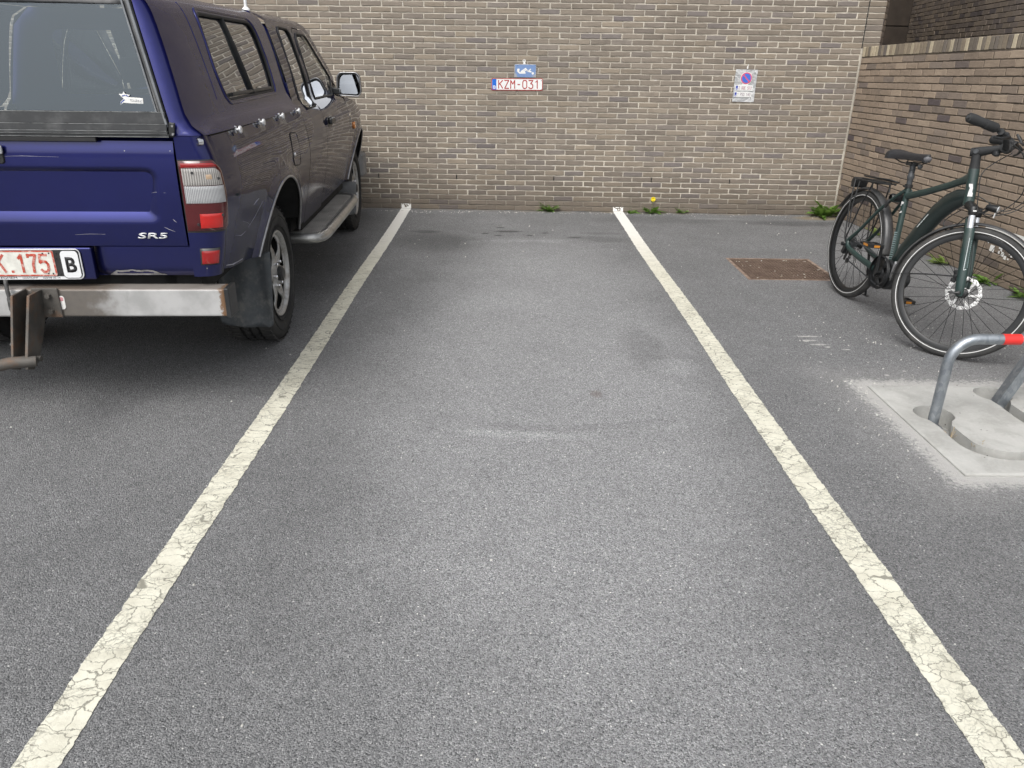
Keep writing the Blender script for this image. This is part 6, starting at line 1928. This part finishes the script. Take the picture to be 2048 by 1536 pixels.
for s in (1, -1):
    b = bar(s)
    g0, g1 = b[4].lerp(b[5], -.08), b[5]
    e_ = (g1 - g0)
    mb = MB(MF); mb.tube([g0, g0 + e_ * .05, g0 + e_ * .45, g0 + e_ * .46, g0 + e_ * .50, g0 + e_ * .85, g0 + e_ * 1.02, g0 + e_ * 1.06], [.020, .0245, .0245, .0215, .0225, .0255, .0235, .014], 18)
    mb.build("grip", M_BMATT, bike, 50)
    mb = MB(MF); mb.tube([g1 + e_ * .06, g1 + e_ * .075], [.0165, .015], 18); mb.build("grip_cap", M_BBLACK, bike, 40)
    mb = MB(MF); mb.tube([g1 + e_ * .0755, g1 + e_ * .078], [.009, .008], 16); mb.build("grip_logo_ring", M_BGREY, bike, 40)
    lv = b[3].lerp(b[4], .35)
    mb = MB(MF)
    mb.tube([lv + Vector((.004, 0, 0)), lv + Vector((.035, s * .015, -.012)), lv + Vector((.05, s * .03, -.022)), lv + Vector((.030, s * .085, -.040)), lv + Vector((.006, s * .125, -.046))], [.011, .011, .009, .006, .0055], 10)
    mb.tube([lv - Vector((0, s * .012, 0)), lv + Vector((0, s * .02, 0))], .0165, 14)
    mb.tube([lv + Vector((.02, -s * .03, -.008)), lv + Vector((.03, s * .01, -.012))], .010, 10)
    mb.build("brake_lever", M_BBLACK, bike, 50)
    mb = MB(MF); mb.box(b[3] + Vector((.0, 0, -.004)), (.036, .04, .034)); mb.box(b[3] + Vector((-.018, s * .02, -.016)), (.03, .012, .012)); mb.build("shifter", M_BBLACK, bike, 0, .006)
mb = MB(MF); mb.box(BARC + Vector((.030, .075, .062)), (.012, .085, .055), Matrix.Rotation(-.75, 3, 'Y')); mb.tube([BARC + Vector((0, .05, .01)), BARC + Vector((.025, .06, .05))], .008, 8); mb.build("display", M_BBLACK, bike, 0, .005)
mb = MB(MF); mb.box(BARC + Vector((.0225, .075, .068)), (.003, .060, .038), Matrix.Rotation(-.75, 3, 'Y')); mb.build("display_screen", simple("display_glass", (.35, .38, .40), .08, coat=1), bike, 0)
mb = MB(MF); mb.lathe([(0, -.018), (.018, -.012), (.020, .0), (.012, .012), (0, .014)], 18, 'Z', BARC + Vector((-.03, -.022, -.036))); mb.build("bell", M_BBLACK, bike, 50)

# lamp on the crown
LP = AX0 + S_AX * .455 + Vector((.075, -.01, .020))
mb = MB(MF); mb.tube([AX0 + S_AX * .425 + Vector((.02, 0, 0)), LP + Vector((-.02, 0, -.02)), LP], .007, 8); mb.build("lamp_bracket", M_BBLACK, bike)
mb = MB(MF); mb.tube([LP + Vector((-.028, 0, 0)), LP + Vector((-.015, 0, 0)), LP + Vector((.020, 0, 0)), LP + Vector((.030, 0, 0))], [.014, .021, .024, .023], 16, squash=(.85, 1.1)); mb.build("headlamp", M_BBLACK, bike, 50)
mb = MB(MF); mb.tube([LP + Vector((.0295, 0, 0)), LP + Vector((.034, 0, 0))], [.0225, .019], 16, squash=(.8, 1.05)); mb.build("headlamp_lens", simple("lamp_lens", (.75, .77, .78), .12, .3, coat=1), bike, 50)
mb = MB(MF); mb.box(LP + Vector((.026, 0, -.034)), (.004, .026, .028)); mb.build("front_reflector", M_REFLEX, bike, 0, .003)

# cables
def curve(pts, n=8):
    out = []
    P = [Vector(p) for p in pts]
    for i in range(len(P) - 1):
        p0, p1, p2, p3 = P[max(i - 1, 0)], P[i], P[i + 1], P[min(i + 2, len(P) - 1)]
        for k_ in range(n):
            t = k_ / n
            out.append(.5 * ((2 * p1) + (p2 - p0) * t + (2 * p0 - 5 * p1 + 4 * p2 - p3) * t * t + (3 * p1 - p0 - 3 * p2 + p3) * t ** 3))
    return out + [P[-1]]
F_ = lambda p: MF @ Vector(p)
cb_ = [
    [F_(BARC + Vector((.03, -.11, .03))), F_(BARC + Vector((.14, -.06, .0))), F_(BARC + Vector((.20, .02, -.16))), F_(BARC + Vector((.12, .03, -.30))), F_(axis(.50) + Vector((.04, .01, 0))), (.985, .030, .80)],
    [F_(BARC + Vector((.03, -.10, .02))), F_(BARC + Vector((.11, -.05, -.04))), F_(BARC + Vector((.15, .05, -.20))), F_(BARC + Vector((.06, .06, -.34))), F_(leg(1, .43) + Vector((.0, .03, 0))), F_(leg(1, .26) + Vector((-.02, .012, 0)))],
    [F_(BARC + Vector((.03, .11, .02))), F_(BARC + Vector((.16, .08, -.06))), F_(BARC + Vector((.20, .04, -.22))), F_(BARC + Vector((.10, .0, -.33))), (1.0, -.030, .79)],
    [F_(BARC + Vector((.025, .05, -.01))), F_(axis(.63) + Vector((.05, -.005, 0))), F_(axis(.52) + Vector((.045, -.02, 0))), F_(leg(-1, .44) + Vector((.03, -.02, 0))), F_(LP + Vector((-.02, 0, .01)))],
    [(.985, -.02, .775), (.93, -.058, .70), (.99, -.06, .66), F_(leg(-1, .40) + Vector((-.03, .02, 0)))],
]
for p in cb_:
    mb = MB(); mb.tube(curve(p), .0026, 7); mb.build("cable", M_BBLACK, bike, 60)
